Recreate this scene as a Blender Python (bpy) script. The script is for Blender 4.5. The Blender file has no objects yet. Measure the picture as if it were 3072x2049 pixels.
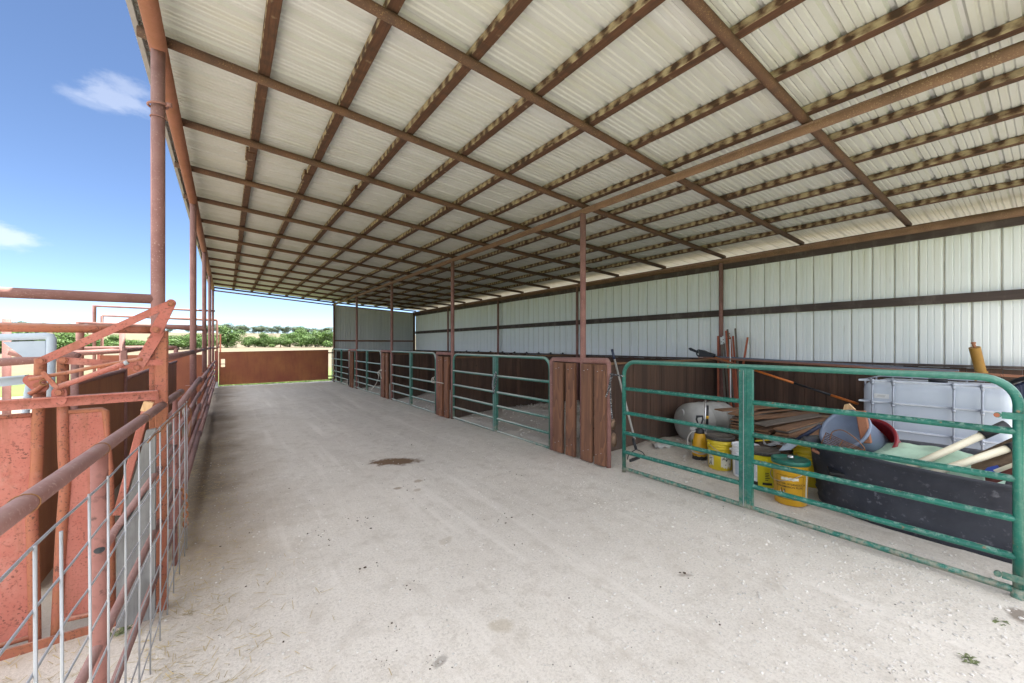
import bpy, bmesh, math, random
from mathutils import Vector, Matrix, noise as mnoise
R = random.Random(7)
C = bpy.context.scene.collection
SC = bpy.context.scene
rad = math.radians

# ------------------------------------------------------------------ measured layout (metres)
H = 1.487                       # eye height of the photographer
YAW = rad(35.8)
FPX = 1191.57
XE, XM, XB = -0.3426, 3.770, 7.417      # eave line, middle post line, back wall line
Y0, S = 3.649, 1.2192                   # first post, rafter spacing
ZE, ZM, ZB = 3.594, 3.291, 3.103        # rafter height at the three lines
YEND = Y0 + 12 * S
sy, cy = math.sin(YAW), math.cos(YAW)

def P(px, py, X=None, Y=None, Z=None, d=None):
    """world point seen at a photograph pixel, on a plane of the place"""
    u = (px - 1536) / FPX; v = (1034.2 - py) / FPX
    r = Vector((sy + u * cy, cy - u * sy, v))
    if X is not None: t = X / r.x
    elif Y is not None: t = Y / r.y
    elif Z is not None: t = (Z - H) / r.z
    else: t = d
    return Vector((0, 0, H)) + r * t

def yat(px, X):
    return P(px, 1034, X=X).y

def rz(x):
    """height of the rafter centre line"""
    if x < XM: return ZE + (ZM - ZE) * (x - XE) / (XM - XE)
    return ZM + (ZB - ZM) * (x - XM) / (XB - XM)

# ------------------------------------------------------------------ mesh builder
class MB:
    def __init__(s): s.v = []; s.f = []; s.sm = []
    def add(s, vs, fs, smooth=False):
        o = len(s.v); s.v += [tuple(p) for p in vs]
        s.f += [tuple(i + o for i in f) for f in fs]; s.sm += [smooth] * len(fs)
    def box(s, c, size, M=None, bev=0.0):
        x, y, z = [k / 2 for k in size]; c = Vector(c)
        if bev:
            b = bev; vs = []; ring = []
            for zz, ins in ((-z, b), (-z + b, 0), (z - b, 0), (z, b)):
                pts = [(-x + b, -y + ins), (x - b, -y + ins), (x - ins, -y + b), (x - ins, y - b), (x - b, y - ins), (-x + b, y - ins), (-x + ins, y - b), (-x + ins, -y + b)]
                ring.append([Vector((a, bb, zz)) for a, bb in pts])
            vs = [p for r in ring for p in r]
            fs = [tuple(range(7, -1, -1)), tuple(range(24, 32))]
            for k in range(3):
                for i in range(8):
                    j = (i + 1) % 8
                    fs.append((k * 8 + i, k * 8 + j, k * 8 + 8 + j, k * 8 + 8 + i))
        else:
            vs = [Vector((a, b, d)) for a in (-x, x) for b in (-y, y) for d in (-z, z)]
            fs = [(0, 1, 3, 2), (4, 6, 7, 5), (0, 4, 5, 1), (2, 3, 7, 6), (0, 2, 6, 4), (1, 5, 7, 3)]
        vs = [(M @ p if M else p) + c for p in vs]
        s.add(vs, fs)
    def beam(s, a, b, w, h, up=(0, 0, 1), bev=0.0):
        """rectangular bar from a to b: w across, h along up"""
        a = Vector(a); b = Vector(b); d = b - a; L = d.length; d.normalize()
        up = Vector(up); sd = d.cross(up)
        if sd.length < 1e-4: sd = d.cross(Vector((1, 0, 0)))
        sd.normalize(); u2 = sd.cross(d)
        M = Matrix((d, sd, u2)).transposed()
        s.box((a + b) / 2, (L, w, h), M, bev)
    def tube(s, pts, r, n=12, caps=True, closed=False):
        pts = [Vector(p) for p in pts]; m = len(pts)
        rs = r if isinstance(r, (list, tuple)) else [r] * m
        vs = []; prev = None
        for i, p in enumerate(pts):
            if closed: t = pts[(i + 1) % m] - pts[i - 1]
            else: t = pts[min(i + 1, m - 1)] - pts[max(i - 1, 0)]
            t.normalize()
            if prev is None:
                a = Vector((0, 0, 1)) if abs(t.z) < .9 else Vector((1, 0, 0))
                nrm = t.cross(a).normalized()
            else:
                nrm = prev - t * prev.dot(t); nrm.normalize()
            prev = nrm; bn = t.cross(nrm)
            k = 1.0
            if 0 < i < m - 1 or closed:
                e1 = (pts[i] - pts[i - 1]).normalized(); k = 1 / max(.6, abs(e1.dot(t)))
            for j in range(n):
                an = 2 * math.pi * j / n
                vs.append(p + (nrm * math.cos(an) + bn * math.sin(an)) * rs[i] * k)
        fs = []
        for i in range(m if closed else m - 1):
            i2 = (i + 1) % m
            for j in range(n):
                j2 = (j + 1) % n
                fs.append((i * n + j, i * n + j2, i2 * n + j2, i2 * n + j))
        s.add(vs, fs, True)
        if caps and not closed:
            o = len(s.v) - m * n
            s.f.append(tuple(o + j for j in range(n - 1, -1, -1))); s.sm.append(False)
            s.f.append(tuple(o + (m - 1) * n + j for j in range(n))); s.sm.append(False)
    def lathe(s, prof, c=(0, 0, 0), n=32, M=None, sx=1.0, sy_=1.0, smooth=True):
        """prof: (radius, z) list about a vertical axis; M turns it"""
        c = Vector(c); vs = []
        for r, z in prof:
            for j in range(n):
                a = 2 * math.pi * j / n
                p = Vector((r * math.cos(a) * sx, r * math.sin(a) * sy_, z))
                vs.append((M @ p if M else p) + c)
        fs = []
        for i in range(len(prof) - 1):
            for j in range(n):
                j2 = (j + 1) % n
                fs.append((i * n + j, i * n + j2, (i + 1) * n + j2, (i + 1) * n + j))
        o = len(s.v); s.add(vs, fs, smooth)
        if prof[0][0] > 1e-4: s.f.append(tuple(o + j for j in range(n - 1, -1, -1))); s.sm.append(False)
        if prof[-1][0] > 1e-4: s.f.append(tuple(o + (len(prof) - 1) * n + j for j in range(n))); s.sm.append(False)
    def plate(s, poly, th):
        """flat polygon (world points) given thickness th along its normal"""
        poly = [Vector(p) for p in poly]; n = len(poly)
        nr = Vector((0, 0, 0))
        for i in range(n): nr += (poly[i] - poly[0]).cross(poly[(i + 1) % n] - poly[0])
        nr.normalize(); a = [p + nr * th / 2 for p in poly]; b = [p - nr * th / 2 for p in poly]
        fs = [tuple(range(n)), tuple(range(2 * n - 1, n - 1, -1))]
        for i in range(n):
            j = (i + 1) % n; fs.append((i, n + i, n + j, j))
        s.add(a + b, fs)
    def build(s, name, m, parent=None):
        me = bpy.data.meshes.new(name)
        o3 = parent_loc(parent)
        me.from_pydata([(p[0] - o3.x, p[1] - o3.y, p[2] - o3.z) for p in s.v], [], s.f)
        me.polygons.foreach_set('use_smooth', s.sm)
        for mm in (m if isinstance(m, (list, tuple)) else [m]): me.materials.append(mm)
        me.update()
        o = bpy.data.objects.new(name, me); C.objects.link(o)
        if parent: o.parent = parent
        return o

def parent_loc(p):
    v = Vector((0, 0, 0))
    while p: v += p.location; p = p.parent
    return v

def bez(pts, n=8):
    """smooth curve (Catmull-Rom) through points"""
    pts = [Vector(p) for p in pts]; out = []
    for i in range(len(pts) - 1):
        p0 = pts[max(i - 1, 0)]; p1 = pts[i]; p2 = pts[i + 1]; p3 = pts[min(i + 2, len(pts) - 1)]
        for k in range(n):
            t = k / n
            out.append(0.5 * ((2 * p1) + (p2 - p0) * t + (2 * p0 - 5 * p1 + 4 * p2 - p3) * t * t + (3 * p1 - p0 - 3 * p2 + p3) * t ** 3))
    return out + [pts[-1]]

def thing(name, label, cat, loc=(0, 0, 0), group=None, kind=None):
    o = bpy.data.objects.new(name, None); C.objects.link(o); o.location = loc
    o.empty_display_size = .1
    return tag(o, label, cat, group, kind)

def tag(o, label=None, cat=None, group=None, kind=None):
    if label: o['label'] = label
    if cat: o['category'] = cat
    if group: o['group'] = group
    if kind: o['kind'] = kind
    return o

def dup(root, loc, rot=None, label=None, scale=None):
    r = root.copy(); C.objects.link(r); r.location = loc
    if rot is not None: r.rotation_euler = rot
    if scale is not None: r.scale = scale
    if label: r['label'] = label
    for ch in list(root.children):
        c = ch.copy(); C.objects.link(c); c.parent = r
        for g in list(ch.children):
            d = g.copy(); C.objects.link(d); d.parent = c
    return r

# ------------------------------------------------------------------ materials
class NT:
    def __init__(s, name):
        s.m = bpy.data.materials.new(name); s.m.use_nodes = True
        s.t = s.m.node_tree; s.n = s.t.nodes; s.l = s.t.links
        s.b = s.n['Principled BSDF']; s.x = -300
        s.co = s.n.new('ShaderNodeTexCoord')
        s.vec = s.co.outputs['Object']
    def node(s, t, **kw):
        q = s.n.new(t)
        for k, v in kw.items(): setattr(q, k, v)
        return q
    def link(s, a, b): s.l.new(a, b)
    def pos(s):
        return s.node('ShaderNodeNewGeometry').outputs['Position']
    def nrm(s): return s.node('ShaderNodeNewGeometry').outputs['Normal']
    def mapv(s, v, scale=(1, 1, 1), loc=(0, 0, 0)):
        q = s.node('ShaderNodeMapping'); q.inputs['Scale'].default_value = scale; q.inputs['Location'].default_value = loc
        s.link(v, q.inputs['Vector']); return q.outputs[0]
    def noise(s, scale, v=None, detail=4, rough=.55, dist=0):
        q = s.node('ShaderNodeTexNoise'); q.inputs['Scale'].default_value = scale
        q.inputs['Detail'].default_value = detail; q.inputs['Roughness'].default_value = rough; q.inputs['Distortion'].default_value = dist
        s.link(v or s.vec, q.inputs['Vector']); return q.outputs['Fac']
    def vor(s, scale, v=None, feat='F1', out='Distance'):
        q = s.node('ShaderNodeTexVoronoi'); q.feature = feat; q.inputs['Scale'].default_value = scale
        s.link(v or s.vec, q.inputs['Vector']); return q.outputs[out]
    def ramp(s, f, stops):
        q = s.node('ShaderNodeValToRGB'); e = q.color_ramp.elements
        while len(e) < len(stops): e.new(.5)
        for k, (p, c) in enumerate(stops):
            e[k].position = p
            e[k].color = (c, c, c, 1) if isinstance(c, (int, float)) else (*c, 1)
        s.link(f, q.inputs[0]); return q.outputs[0]
    def mix(s, f, a, b, mode='MIX'):
        q = s.node('ShaderNodeMix', data_type='RGBA', blend_type=mode)
        if isinstance(f, (int, float)): q.inputs[0].default_value = f
        else: s.link(f, q.inputs[0])
        for k, i in ((a, 6), (b, 7)):
            if isinstance(k, tuple): q.inputs[i].default_value = (*k, 1)
            else: s.link(k, q.inputs[i])
        return q.outputs[2]
    def math(s, op, a, b=None, c=None, clamp=False):
        q = s.node('ShaderNodeMath', operation=op, use_clamp=clamp)
        for k, v in enumerate((a, b, c)):
            if v is None: continue
            if isinstance(v, (int, float)): q.inputs[k].default_value = v
            else: s.link(v, q.inputs[k])
        return q.outputs[0]
    def sep(s, v):
        q = s.node('ShaderNodeSeparateXYZ'); s.link(v, q.inputs[0]); return q.outputs
    def comb(s, x, y, z):
        q = s.node('ShaderNodeCombineXYZ')
        for k, v in enumerate((x, y, z)):
            if isinstance(v, (int, float)): q.inputs[k].default_value = v
            else: s.link(v, q.inputs[k])
        return q.outputs[0]
    def vadd(s, a, b):
        q = s.node('ShaderNodeVectorMath', operation='ADD'); s.link(a, q.inputs[0])
        if isinstance(b, tuple): q.inputs[1].default_value = b
        else: s.link(b, q.inputs[1])
        return q.outputs[0]
    def objrand(s):
        q = s.node('ShaderNodeObjectInfo'); s.vec = s.vadd(s.vec, s.comb(s.math('MULTIPLY', q.outputs['Random'], 37.0), s.math('MULTIPLY', q.outputs['Random'], 13.0), 0.0)); return q.outputs['Random']
    def col(s, c):
        if isinstance(c, tuple): s.b.inputs['Base Color'].default_value = (*c, 1)
        else: s.link(c, s.b.inputs['Base Color'])
    def rough(s, r):
        if isinstance(r, (int, float)): s.b.inputs['Roughness'].default_value = r
        else: s.link(r, s.b.inputs['Roughness'])
    def bump(s, h, st=.3, dist=.01):
        q = s.node('ShaderNodeBump'); q.inputs['Strength'].default_value = st; q.inputs['Distance'].default_value = dist
        s.link(h, q.inputs['Height']); s.link(q.outputs[0], s.b.inputs['Normal'])
    def metal(s, v): s.b.inputs['Metallic'].default_value = v

def speckled(name, base, alt, fleck, k=1.0, fl=.62, rough=.75, dust=None, metal=0, fsc=90, runs=0):
    n = NT(name); n.objrand(); p = n.vec
    a = n.noise(5 * k, p, 6, .65); c = n.mix(n.ramp(a, [(.35, 0.0), (.68, 1.0)]), base, alt)
    f = n.noise(fsc * k, p, 3, .6); f2 = n.noise(9 * k, p, 3)
    fm = n.math('MULTIPLY', n.ramp(f, [(fl, 0.0), (fl + .09, 1.0)]), n.ramp(f2, [(.38, .25), (.62, 1.0)]))
    c = n.mix(fm, c, fleck)
    if runs:
        rn = n.ramp(n.noise(7, n.mapv(p, (3, 3, .25)), 5, .7), [(.52, 0.0), (.66, 1.0)])
        c = n.mix(n.math('MULTIPLY', rn, runs), c, (.20, .075, .032))
        wt_ = n.ramp(n.noise(3.3, n.mapv(p, (1, 1, .8), (5, 2, 1)), 6, .7), [(.56, 0.0), (.70, 1.0)])
        c = n.mix(n.math('MULTIPLY', wt_, .45), c, (.50, .27, .215))
    if dust:
        z = n.sep(n.nrm())[2]
        dm = n.math('MULTIPLY', n.ramp(z, [(.35, 0.0), (.95, 1.0)]), n.ramp(n.noise(22, p, 4), [(.3, .25), (.65, .8)]))
        c = n.mix(dm, c, dust)
    n.col(c); n.rough(rough); n.bump(n.math('ADD', f, n.noise(25 * k, p)), .25, .002); n.metal(metal)
    return n.m

def plain(name, c, rough=.5, var=.25, sc=8, metal=0, bump=.1):
    n = NT(name); a = n.noise(sc, None, 5, .6)
    d = tuple(x * (1 - var) for x in c); e = tuple(min(1, x * (1 + var * .6)) for x in c)
    n.col(n.mix(n.ramp(a, [(.3, 0.0), (.7, 1.0)]), d, e)); n.rough(rough); n.metal(metal)
    if bump: n.bump(n.noise(sc * 8, None, 3), bump, .002)
    return n.m

M = {}
M['pipe'] = speckled('brown_pipe', (.20, .088, .075), (.29, .145, .125), (.36, .23, .20), fl=.58, dust=(.30, .20, .18))
M['rafter'] = speckled('rafter_rust', (.066, .034, .022), (.115, .055, .030), (.22, .14, .065), fl=.57, rough=.85, fsc=120)
M['beam'] = speckled('beam_rust', (.105, .055, .032), (.165, .088, .050), (.25, .165, .09), fl=.56, rough=.85, fsc=120)
M['eave'] = speckled('eave_rust', (.20, .080, .042), (.25, .10, .065), (.17, .055, .035), fl=.6, rough=.85)
M['pink'] = speckled('red_oxide_paint', (.36, .098, .068), (.42, .150, .112), (.13, .040, .026), fl=.545, fsc=95, rough=.65, dust=(.44, .27, .22), runs=.5)
M['pinkrust'] = speckled('red_oxide_worn_to_rust', (.33, .100, .064), (.30, .108, .045), (.11, .038, .024), fl=.55, fsc=90, rough=.7, dust=(.46, .30, .24), runs=.5)
M['pinkbrown'] = speckled('brown_red_paint', (.21, .078, .062), (.30, .13, .105), (.10, .04, .03), fl=.565, fsc=38, rough=.7)
M['galv'] = speckled('galvanised_wire', (.34, .345, .36), (.43, .435, .45), (.30, .24, .2), fl=.68, rough=.42, metal=.35)
M['rustwire'] = plain('rusty_wire', (.26, .12, .05), .85, .35, 40)
M['chain_rust'] = plain('rusty_chain', (.40, .17, .08), .8, .3, 40)
M['black'] = plain('black_plastic', (.018, .019, .024), .5, .3)
M['chrome'] = plain('bright_metal', (.6, .6, .62), .25, .1, metal=.9, bump=0)
M['white'] = plain('white_plastic', (.74, .75, .77), .45, .12)
M['rope'] = plain('pale_rope', (.60, .56, .48), .9, .25, 60, bump=.4)
M['duo_rope'] = speckled('black_white_rope', (.02, .02, .025), (.03, .03, .035), (.6, .6, .6), fl=.50, fsc=60)
M['bluegrey'] = speckled('bluegrey_paint', (.36, .42, .50), (.44, .50, .58), (.55, .58, .62), fl=.66, rough=.5)

def make_green():
    n = NT('green_gate_paint'); n.objrand(); p = n.vec
    base = n.mix(n.ramp(n.noise(4, p, 5), [(.35, 0.0), (.65, 1.0)]), (.005, .095, .072), (.011, .155, .115))
    f = n.noise(34, p, 4, .7); pal = n.ramp(f, [(.50, 0.0), (.60, 1.0)])
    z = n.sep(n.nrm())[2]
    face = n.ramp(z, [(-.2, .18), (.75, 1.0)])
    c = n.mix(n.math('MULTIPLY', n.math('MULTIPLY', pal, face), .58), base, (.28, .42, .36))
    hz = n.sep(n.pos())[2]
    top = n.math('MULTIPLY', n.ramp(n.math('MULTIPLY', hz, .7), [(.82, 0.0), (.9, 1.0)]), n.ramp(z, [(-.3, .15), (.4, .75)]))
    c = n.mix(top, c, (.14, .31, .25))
    r = n.math('MULTIPLY', n.ramp(n.noise(14, p, 6, .7), [(.62, 0.0), (.68, 1.0)]), .85)
    c = n.mix(r, c, (.27, .15, .08))
    mud = n.math('MULTIPLY', n.ramp(hz, [(.03, .75), (.22, 0.0)]), n.ramp(n.noise(18, p, 5, .7), [(.42, 0.0), (.60, 1.0)]))
    c = n.mix(mud, c, (.36, .30, .23))
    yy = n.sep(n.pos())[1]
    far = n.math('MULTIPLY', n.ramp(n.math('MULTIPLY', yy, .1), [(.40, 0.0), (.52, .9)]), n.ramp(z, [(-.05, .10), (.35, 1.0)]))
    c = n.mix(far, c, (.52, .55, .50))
    n.col(c); n.rough(.42); n.bump(f, .12, .002); return n.m
M['green'] = make_green()

def make_roof():
    n = NT('roof_sheet_white'); p = n.pos()
    st = n.noise(1.2, n.mapv(p, (1, 5, 1)), 5, .6)
    c = n.mix(n.ramp(st, [(.36, 0.0), (.72, 1.0)]), (.50, .505, .50), (.455, .455, .43))
    x = n.sep(p)[0]
    gap = n.noise(7, n.mapv(p, (.3, 1, 1)), 4)
    y2 = n.math('MULTIPLY', n.ramp(gap, [(.5, 0.0), (.75, .30)]), 1.0)
    c = n.mix(y2, c, (.45, .43, .31))
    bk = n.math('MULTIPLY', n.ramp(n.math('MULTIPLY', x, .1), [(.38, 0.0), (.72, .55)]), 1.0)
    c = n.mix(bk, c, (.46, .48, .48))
    n.col(c); n.rough(.5); n.bump(n.noise(60, p, 2), .05, .001); return n.m
M['roof'] = make_roof()

def make_wall(name, a, b, streak=.5):
    n = NT(name); p = n.pos()
    s1 = n.noise(9, n.mapv(p, (1, 1, .05)), 4, .6)
    c = n.mix(n.ramp(s1, [(.35, 0.0), (.7, 1.0)]), a, b)
    z = n.sep(p)[2]
    up = n.ramp(n.math('MULTIPLY', z, .3), [(.60, 0.0), (.90, 1.0)])
    s2 = n.ramp(n.noise(6, n.mapv(p, (2, 2, .10)), 5, .7), [(.42, 0.0), (.68, 1.0)])
    c = n.mix(n.math('MULTIPLY', n.math('MULTIPLY', up, s2), streak), c, (.42, .36, .17))
    s3 = n.ramp(n.noise(5, n.mapv(p, (3, 3, .22)), 3, .6), [(.685, 0.0), (.72, 1.0)])
    c = n.mix(n.math('MULTIPLY', s3, .25), c, (.14, .11, .09))
    n.col(c); n.rough(.55); return n.m
M['wall'] = make_wall('back_wall_sheet', (.72, .755, .77), (.78, .80, .81), .38)
M['endwall'] = make_wall('end_wall_sheet', (.55, .56, .57), (.64, .65, .65), .2)
M['groove'] = plain('rib_shadow_rust', (.42, .40, .34), .9, .4, 6)

def make_purlin():
    n = NT('purlin_wood_bleached'); p = n.pos(); q = n.objrand()
    g = n.noise(14, n.mapv(p, (6, .35, 6)), 4, .6)
    brown = n.mix(n.ramp(g, [(.3, 0.0), (.7, 1.0)]), (.046, .021, .011), (.108, .046, .022))
    y = n.sep(p)[1]
    wv = n.math('SINE', n.math('ADD', n.math('MULTIPLY', y, 2 * math.pi / .116), n.math('MULTIPLY', n.noise(2.8, p, 4), 11.0)))
    bl = n.math('ADD', n.math('MULTIPLY', wv, .095), n.noise(15, n.mapv(p, (1, .55, 1)), 4, .6))
    nx = n.sep(n.nrm())[0]
    side = n.ramp(nx, [(-.9 * .5 + .05, .0), (0, 0.0)])
    left = n.math('LESS_THAN', nx, -.5)
    thr = n.math('ADD', n.math('SUBTRACT', bl, .14), n.math('MULTIPLY', left, .28))
    m = n.ramp(thr, [(.54, 0.0), (.80, 1.0)])
    c = n.mix(n.math('MULTIPLY', m, .8), brown, (.40, .335, .215))
    dk = n.math('MULTIPLY', n.ramp(bl, [(.34, 1.0), (.46, 0.0)]), n.math('ADD', .55, n.math('MULTIPLY', left, .45)))
    c = n.mix(n.math('MULTIPLY', dk, .75), c, (.030, .019, .011))
    n.col(c); n.rough(.9); n.bump(g, .3, .004); return n.m
M['purlin'] = make_purlin()

def make_wood(name, a, b, dark, axis=2, board=None, scale=7.0, rings=True, rough=.8):
    """plank wood, grain along axis"""
    n = NT(name); rnd = n.objrand(); p = n.vec
    sc = [1, 1, 1]; sc[axis] = .09
    v = n.mapv(p, tuple(sc))
    g = n.noise(scale * 5, v, 5, .65)
    w = n.noise(scale * .8, v, 2, .5, 1.0)
    rg = n.math('FRACT', n.math('MULTIPLY', w, 9.0)) if rings else g
    t = n.math('ADD', n.math('MULTIPLY', rg, .55), n.math('MULTIPLY', g, .45))
    c = n.mix(n.ramp(t, [(.2, 0.0), (.8, 1.0)]), a, b)
    k = n.ramp(n.noise(3, n.mapv(p, (1.5, 1.5, .6)), 5, .7), [(.5, 0.0), (.75, .75)])
    c = n.mix(k, c, dark)
    if name == 'stall_front_plank': c = n.mix(n.math('MULTIPLY', rnd, .6), c, (.13, .07, .045))
    n.col(c); n.rough(rough); n.bump(t, .25, .004); return n.m
M['plank'] = make_wood('stall_front_plank', (.31, .130, .062), (.105, .038, .020), (.06, .03, .02))
M['lath'] = make_wood('old_picket_wood', (.23, .125, .065), (.13, .062, .032), (.07, .052, .045), axis=0, rings=False, rough=.9)
M['lathgrey'] = make_wood('weathered_picket_wood', (.15, .125, .105), (.10, .08, .065), (.055, .045, .04), axis=0, rings=False, rough=.9)
M['newwood'] = make_wood('pale_fresh_wood', (.70, .47, .26), (.56, .34, .17), (.4, .22, .1), axis=2, rough=.8)
M['greyplank'] = make_wood('grey_weathered_board', (.215, .21, .205), (.11, .105, .10), (.06, .056, .052), axis=2, rings=False, rough=.9)
M['oldboard'] = make_wood('rough_brown_board', (.25, .17, .11), (.13, .085, .055), (.05, .035, .03), axis=1, rings=False, rough=.9)
M['girt'] = make_wood('dark_girt_wood', (.085, .062, .056), (.045, .032, .03), (.16, .135, .12), axis=1, rings=False, rough=.9)
M['endgirt'] = plain('rust_girt', (.20, .075, .04), .85)

def make_boards():
    n = NT('dark_stained_boards'); p = n.pos()
    sp = n.sep(p); k = n.math('ADD', n.math('MULTIPLY', sp[0], 7.14), n.math('MULTIPLY', sp[1], 7.14))
    wn = n.node('ShaderNodeTexWhiteNoise'); wn.noise_dimensions = '1D'
    n.link(n.math('FLOOR', k), wn.inputs['W'])
    g = n.noise(30, n.mapv(p, (1, 1, .05)), 5, .65)
    c = n.mix(n.ramp(g, [(.3, 0.0), (.72, 1.0)]), (.056, .031, .020), (.125, .066, .043))
    c = n.mix(n.math('MULTIPLY', wn.outputs['Value'], .75), c, (.040, .021, .015))
    kn = n.ramp(n.vor(4.2, n.mapv(p, (1, 1, .8))), [(.03, 1.0), (.09, 0.0)])
    c = n.mix(n.math('MULTIPLY', kn, .7), c, (.02, .012, .01))
    zz = n.math('SUBTRACT', 1.0, n.ramp(n.math('ADD', sp[2], n.math('MULTIPLY', n.noise(4, p), .5)), [(.25, 0.0), (.7, 1.0)]))
    c = n.mix(n.math('MULTIPLY', zz, .35), c, (.17, .14, .12))
    n.col(c); n.rough(.8); n.bump(g, .2, .004); return n.m
M['boards'] = make_boards()

def make_rustsheet(name, a, b, d, glow):
    n = NT(name); p = n.pos()
    c = n.mix(n.ramp(n.noise(1.1, p, 6, .65), [(.36, 0.0), (.66, 1.0)]), a, b)
    c = n.mix(n.math('MULTIPLY', n.ramp(n.noise(14, n.mapv(p, (1, 1, .15)), 4), [(.5, 0.0), (.8, 1.0)]), .5), c, d)
    c = n.mix(n.ramp(n.noise(60, p, 3), [(.62, 0.0), (.75, .5)]), c, glow)
    n.col(c); n.rough(.75); n.bump(n.noise(35, p, 3), .15, .002); return n.m
M['rustsheet'] = make_rustsheet('rusted_steel_sheet', (.30, .088, .048), (.42, .16, .06), (.17, .055, .035), (.36, .19, .09))
M['rustred'] = make_rustsheet('bright_rust_sheet', (.21, .062, .032), (.27, .090, .040), (.15, .045, .025), (.3, .14, .08))
M['rustdark'] = make_rustsheet('brown_chute_sheet', (.28, .10, .042), (.35, .14, .055), (.18, .066, .034), (.36, .24, .17))

# ground: crushed caliche with stains (stains lie where they lie in the place)
def make_ground():
    n = NT('crushed_caliche_ground'); p = n.pos()
    big = n.noise(.55, p, 5, .6)
    c = n.mix(n.ramp(big, [(.3, 0.0), (.7, 1.0)]), (.635, .588, .525), (.71, .668, .605))
    sp = n.sep(p)
    fine = n.noise(70, p, 5, .75)
    c = n.mix(n.math('MULTIPLY', n.ramp(fine, [(.36, 1.0), (.52, 0.0)]), .55), c, (.40, .365, .325))
    c = n.mix(n.ramp(n.noise(85, p, 3, .7), [(.57, 0.0), (.70, .6)]), c, (.78, .75, .71))
    mid = n.noise(6, p, 6, .7)
    c = n.mix(n.math('MULTIPLY', n.ramp(mid, [(.50, 0.0), (.68, 1.0)]), .5), c, (.455, .405, .345))
    # wheel polish running down the alley
    tr = n.noise(2.6, n.mapv(p, (2.4, .16, 1)), 4, .6)
    c = n.mix(n.math('MULTIPLY', n.ramp(tr, [(.54, 0.0), (.68, 1.0)]), .55), c, (.76, .715, .655))
    tr2 = n.noise(4.5, n.mapv(p, (2.6, .10, 1), (3, 0, 0)), 5, .65)
    c = n.mix(n.math('MULTIPLY', n.ramp(tr2, [(.58, 0.0), (.70, 1.0)]), .22), c, (.49, .43, .36))
    hp_ = n.vor(3.1, n.mapv(p, (1, .8, 1)))
    c = n.mix(n.math('MULTIPLY', n.ramp(n.math('ADD', hp_, n.math('MULTIPLY', n.noise(12, p, 4), .25)), [(.20, 1.0), (.30, 0.0)]), .22), c, (.46, .405, .34))
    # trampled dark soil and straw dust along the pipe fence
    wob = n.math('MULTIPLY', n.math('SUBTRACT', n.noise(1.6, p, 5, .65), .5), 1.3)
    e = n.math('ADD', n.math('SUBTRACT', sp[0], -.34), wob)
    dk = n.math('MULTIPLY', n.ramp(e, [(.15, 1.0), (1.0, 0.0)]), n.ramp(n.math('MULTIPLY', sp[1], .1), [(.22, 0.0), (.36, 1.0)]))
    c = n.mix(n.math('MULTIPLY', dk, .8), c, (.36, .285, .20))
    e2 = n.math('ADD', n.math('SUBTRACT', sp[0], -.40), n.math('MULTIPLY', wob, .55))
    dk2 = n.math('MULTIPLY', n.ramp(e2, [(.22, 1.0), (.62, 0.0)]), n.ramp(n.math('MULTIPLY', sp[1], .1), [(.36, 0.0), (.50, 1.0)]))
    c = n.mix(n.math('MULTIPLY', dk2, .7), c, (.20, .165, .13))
    # pen soil left of the fence
    pen = n.ramp(n.math('ADD', sp[0], n.math('MULTIPLY', wob, .2)), [(-.0, 0.0), (.0, 0.0)])
    # darker dirt in the stalls
    stl = n.ramp(n.math('ADD', n.math('MULTIPLY', sp[0], .1), n.math('MULTIPLY', wob, .03)), [(.385, 0.0), (.43, 1.0)])
    far = n.ramp(n.math('MULTIPLY', sp[1], .1), [(.38, 0.0), (.44, 1.0)])
    c = n.mix(n.math('MULTIPLY', n.math('MULTIPLY', stl, far), .65), c, (.34, .30, .27))
    nz = n.noise(7, p, 5, .65); nzb = n.noise(30, p, 3, .6)
    def stain(c, px, py, rx, ry, colr, amt, rot=0.0):
        q = P(px, py, Z=0)
        dx = n.math('SUBTRACT', sp[0], q.x); dy = n.math('SUBTRACT', sp[1], q.y)
        cr, sr = math.cos(rot), math.sin(rot)
        a = n.math('DIVIDE', n.math('ADD', n.math('MULTIPLY', dx, cr), n.math('MULTIPLY', dy, sr)), rx)
        b = n.math('DIVIDE', n.math('SUBTRACT', n.math('MULTIPLY', dy, cr), n.math('MULTIPLY', dx, sr)), ry)
        r2 = n.math('SQRT', n.math('ADD', n.math('MULTIPLY', a, a), n.math('MULTIPLY', b, b)))
        r3 = n.math('ADD', r2, n.math('ADD', n.math('MULTIPLY', n.math('SUBTRACT', nz, .5), 1.5), n.math('MULTIPLY', n.math('SUBTRACT', nzb, .5), .5)))
        f = n.ramp(r3, [(.62, 1.0), (1.04, 0.0)])
        return n.mix(n.math('MULTIPLY', f, amt), c, colr)
    c = stain(c, 1185, 1384, .38, .185, (.15, .085, .042), .97, -YAW)
    c = stain(c, 1255, 1443, .06, .05, (.30, .22, .14), .6)
    c = stain(c, 1193, 1463, .05, .035, (.26, .19, .12), .7)
    c = stain(c, 1252, 1468, .055, .04, (.34, .26, .17), .5)
    c = stain(c, 1500, 1880, .085, .06, (.36, .29, .19), .42, -.6)
    c = stain(c, 1320, 1985, .05, .03, (.12, .10, .08), .5, .5)
    c = stain(c, 1340, 1615, .09, .05, (.40, .34, .26), .4, .5)
    c = stain(c, 2055, 1725, .06, .02, (.26, .22, .18), .6, -.6)
    c = stain(c, 3060, 1845, .10, .07, (.17, .13, .10), .8)
    n.col(c); n.rough(.95)
    h = n.math('ADD', n.math('MULTIPLY', fine, .7), n.math('ADD', n.math('MULTIPLY', mid, .8), n.math('MULTIPLY', n.noise(190, p, 3, .7), .6)))
    n.bump(h, .5, .010); return n.m
M['ground'] = make_ground()

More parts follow.
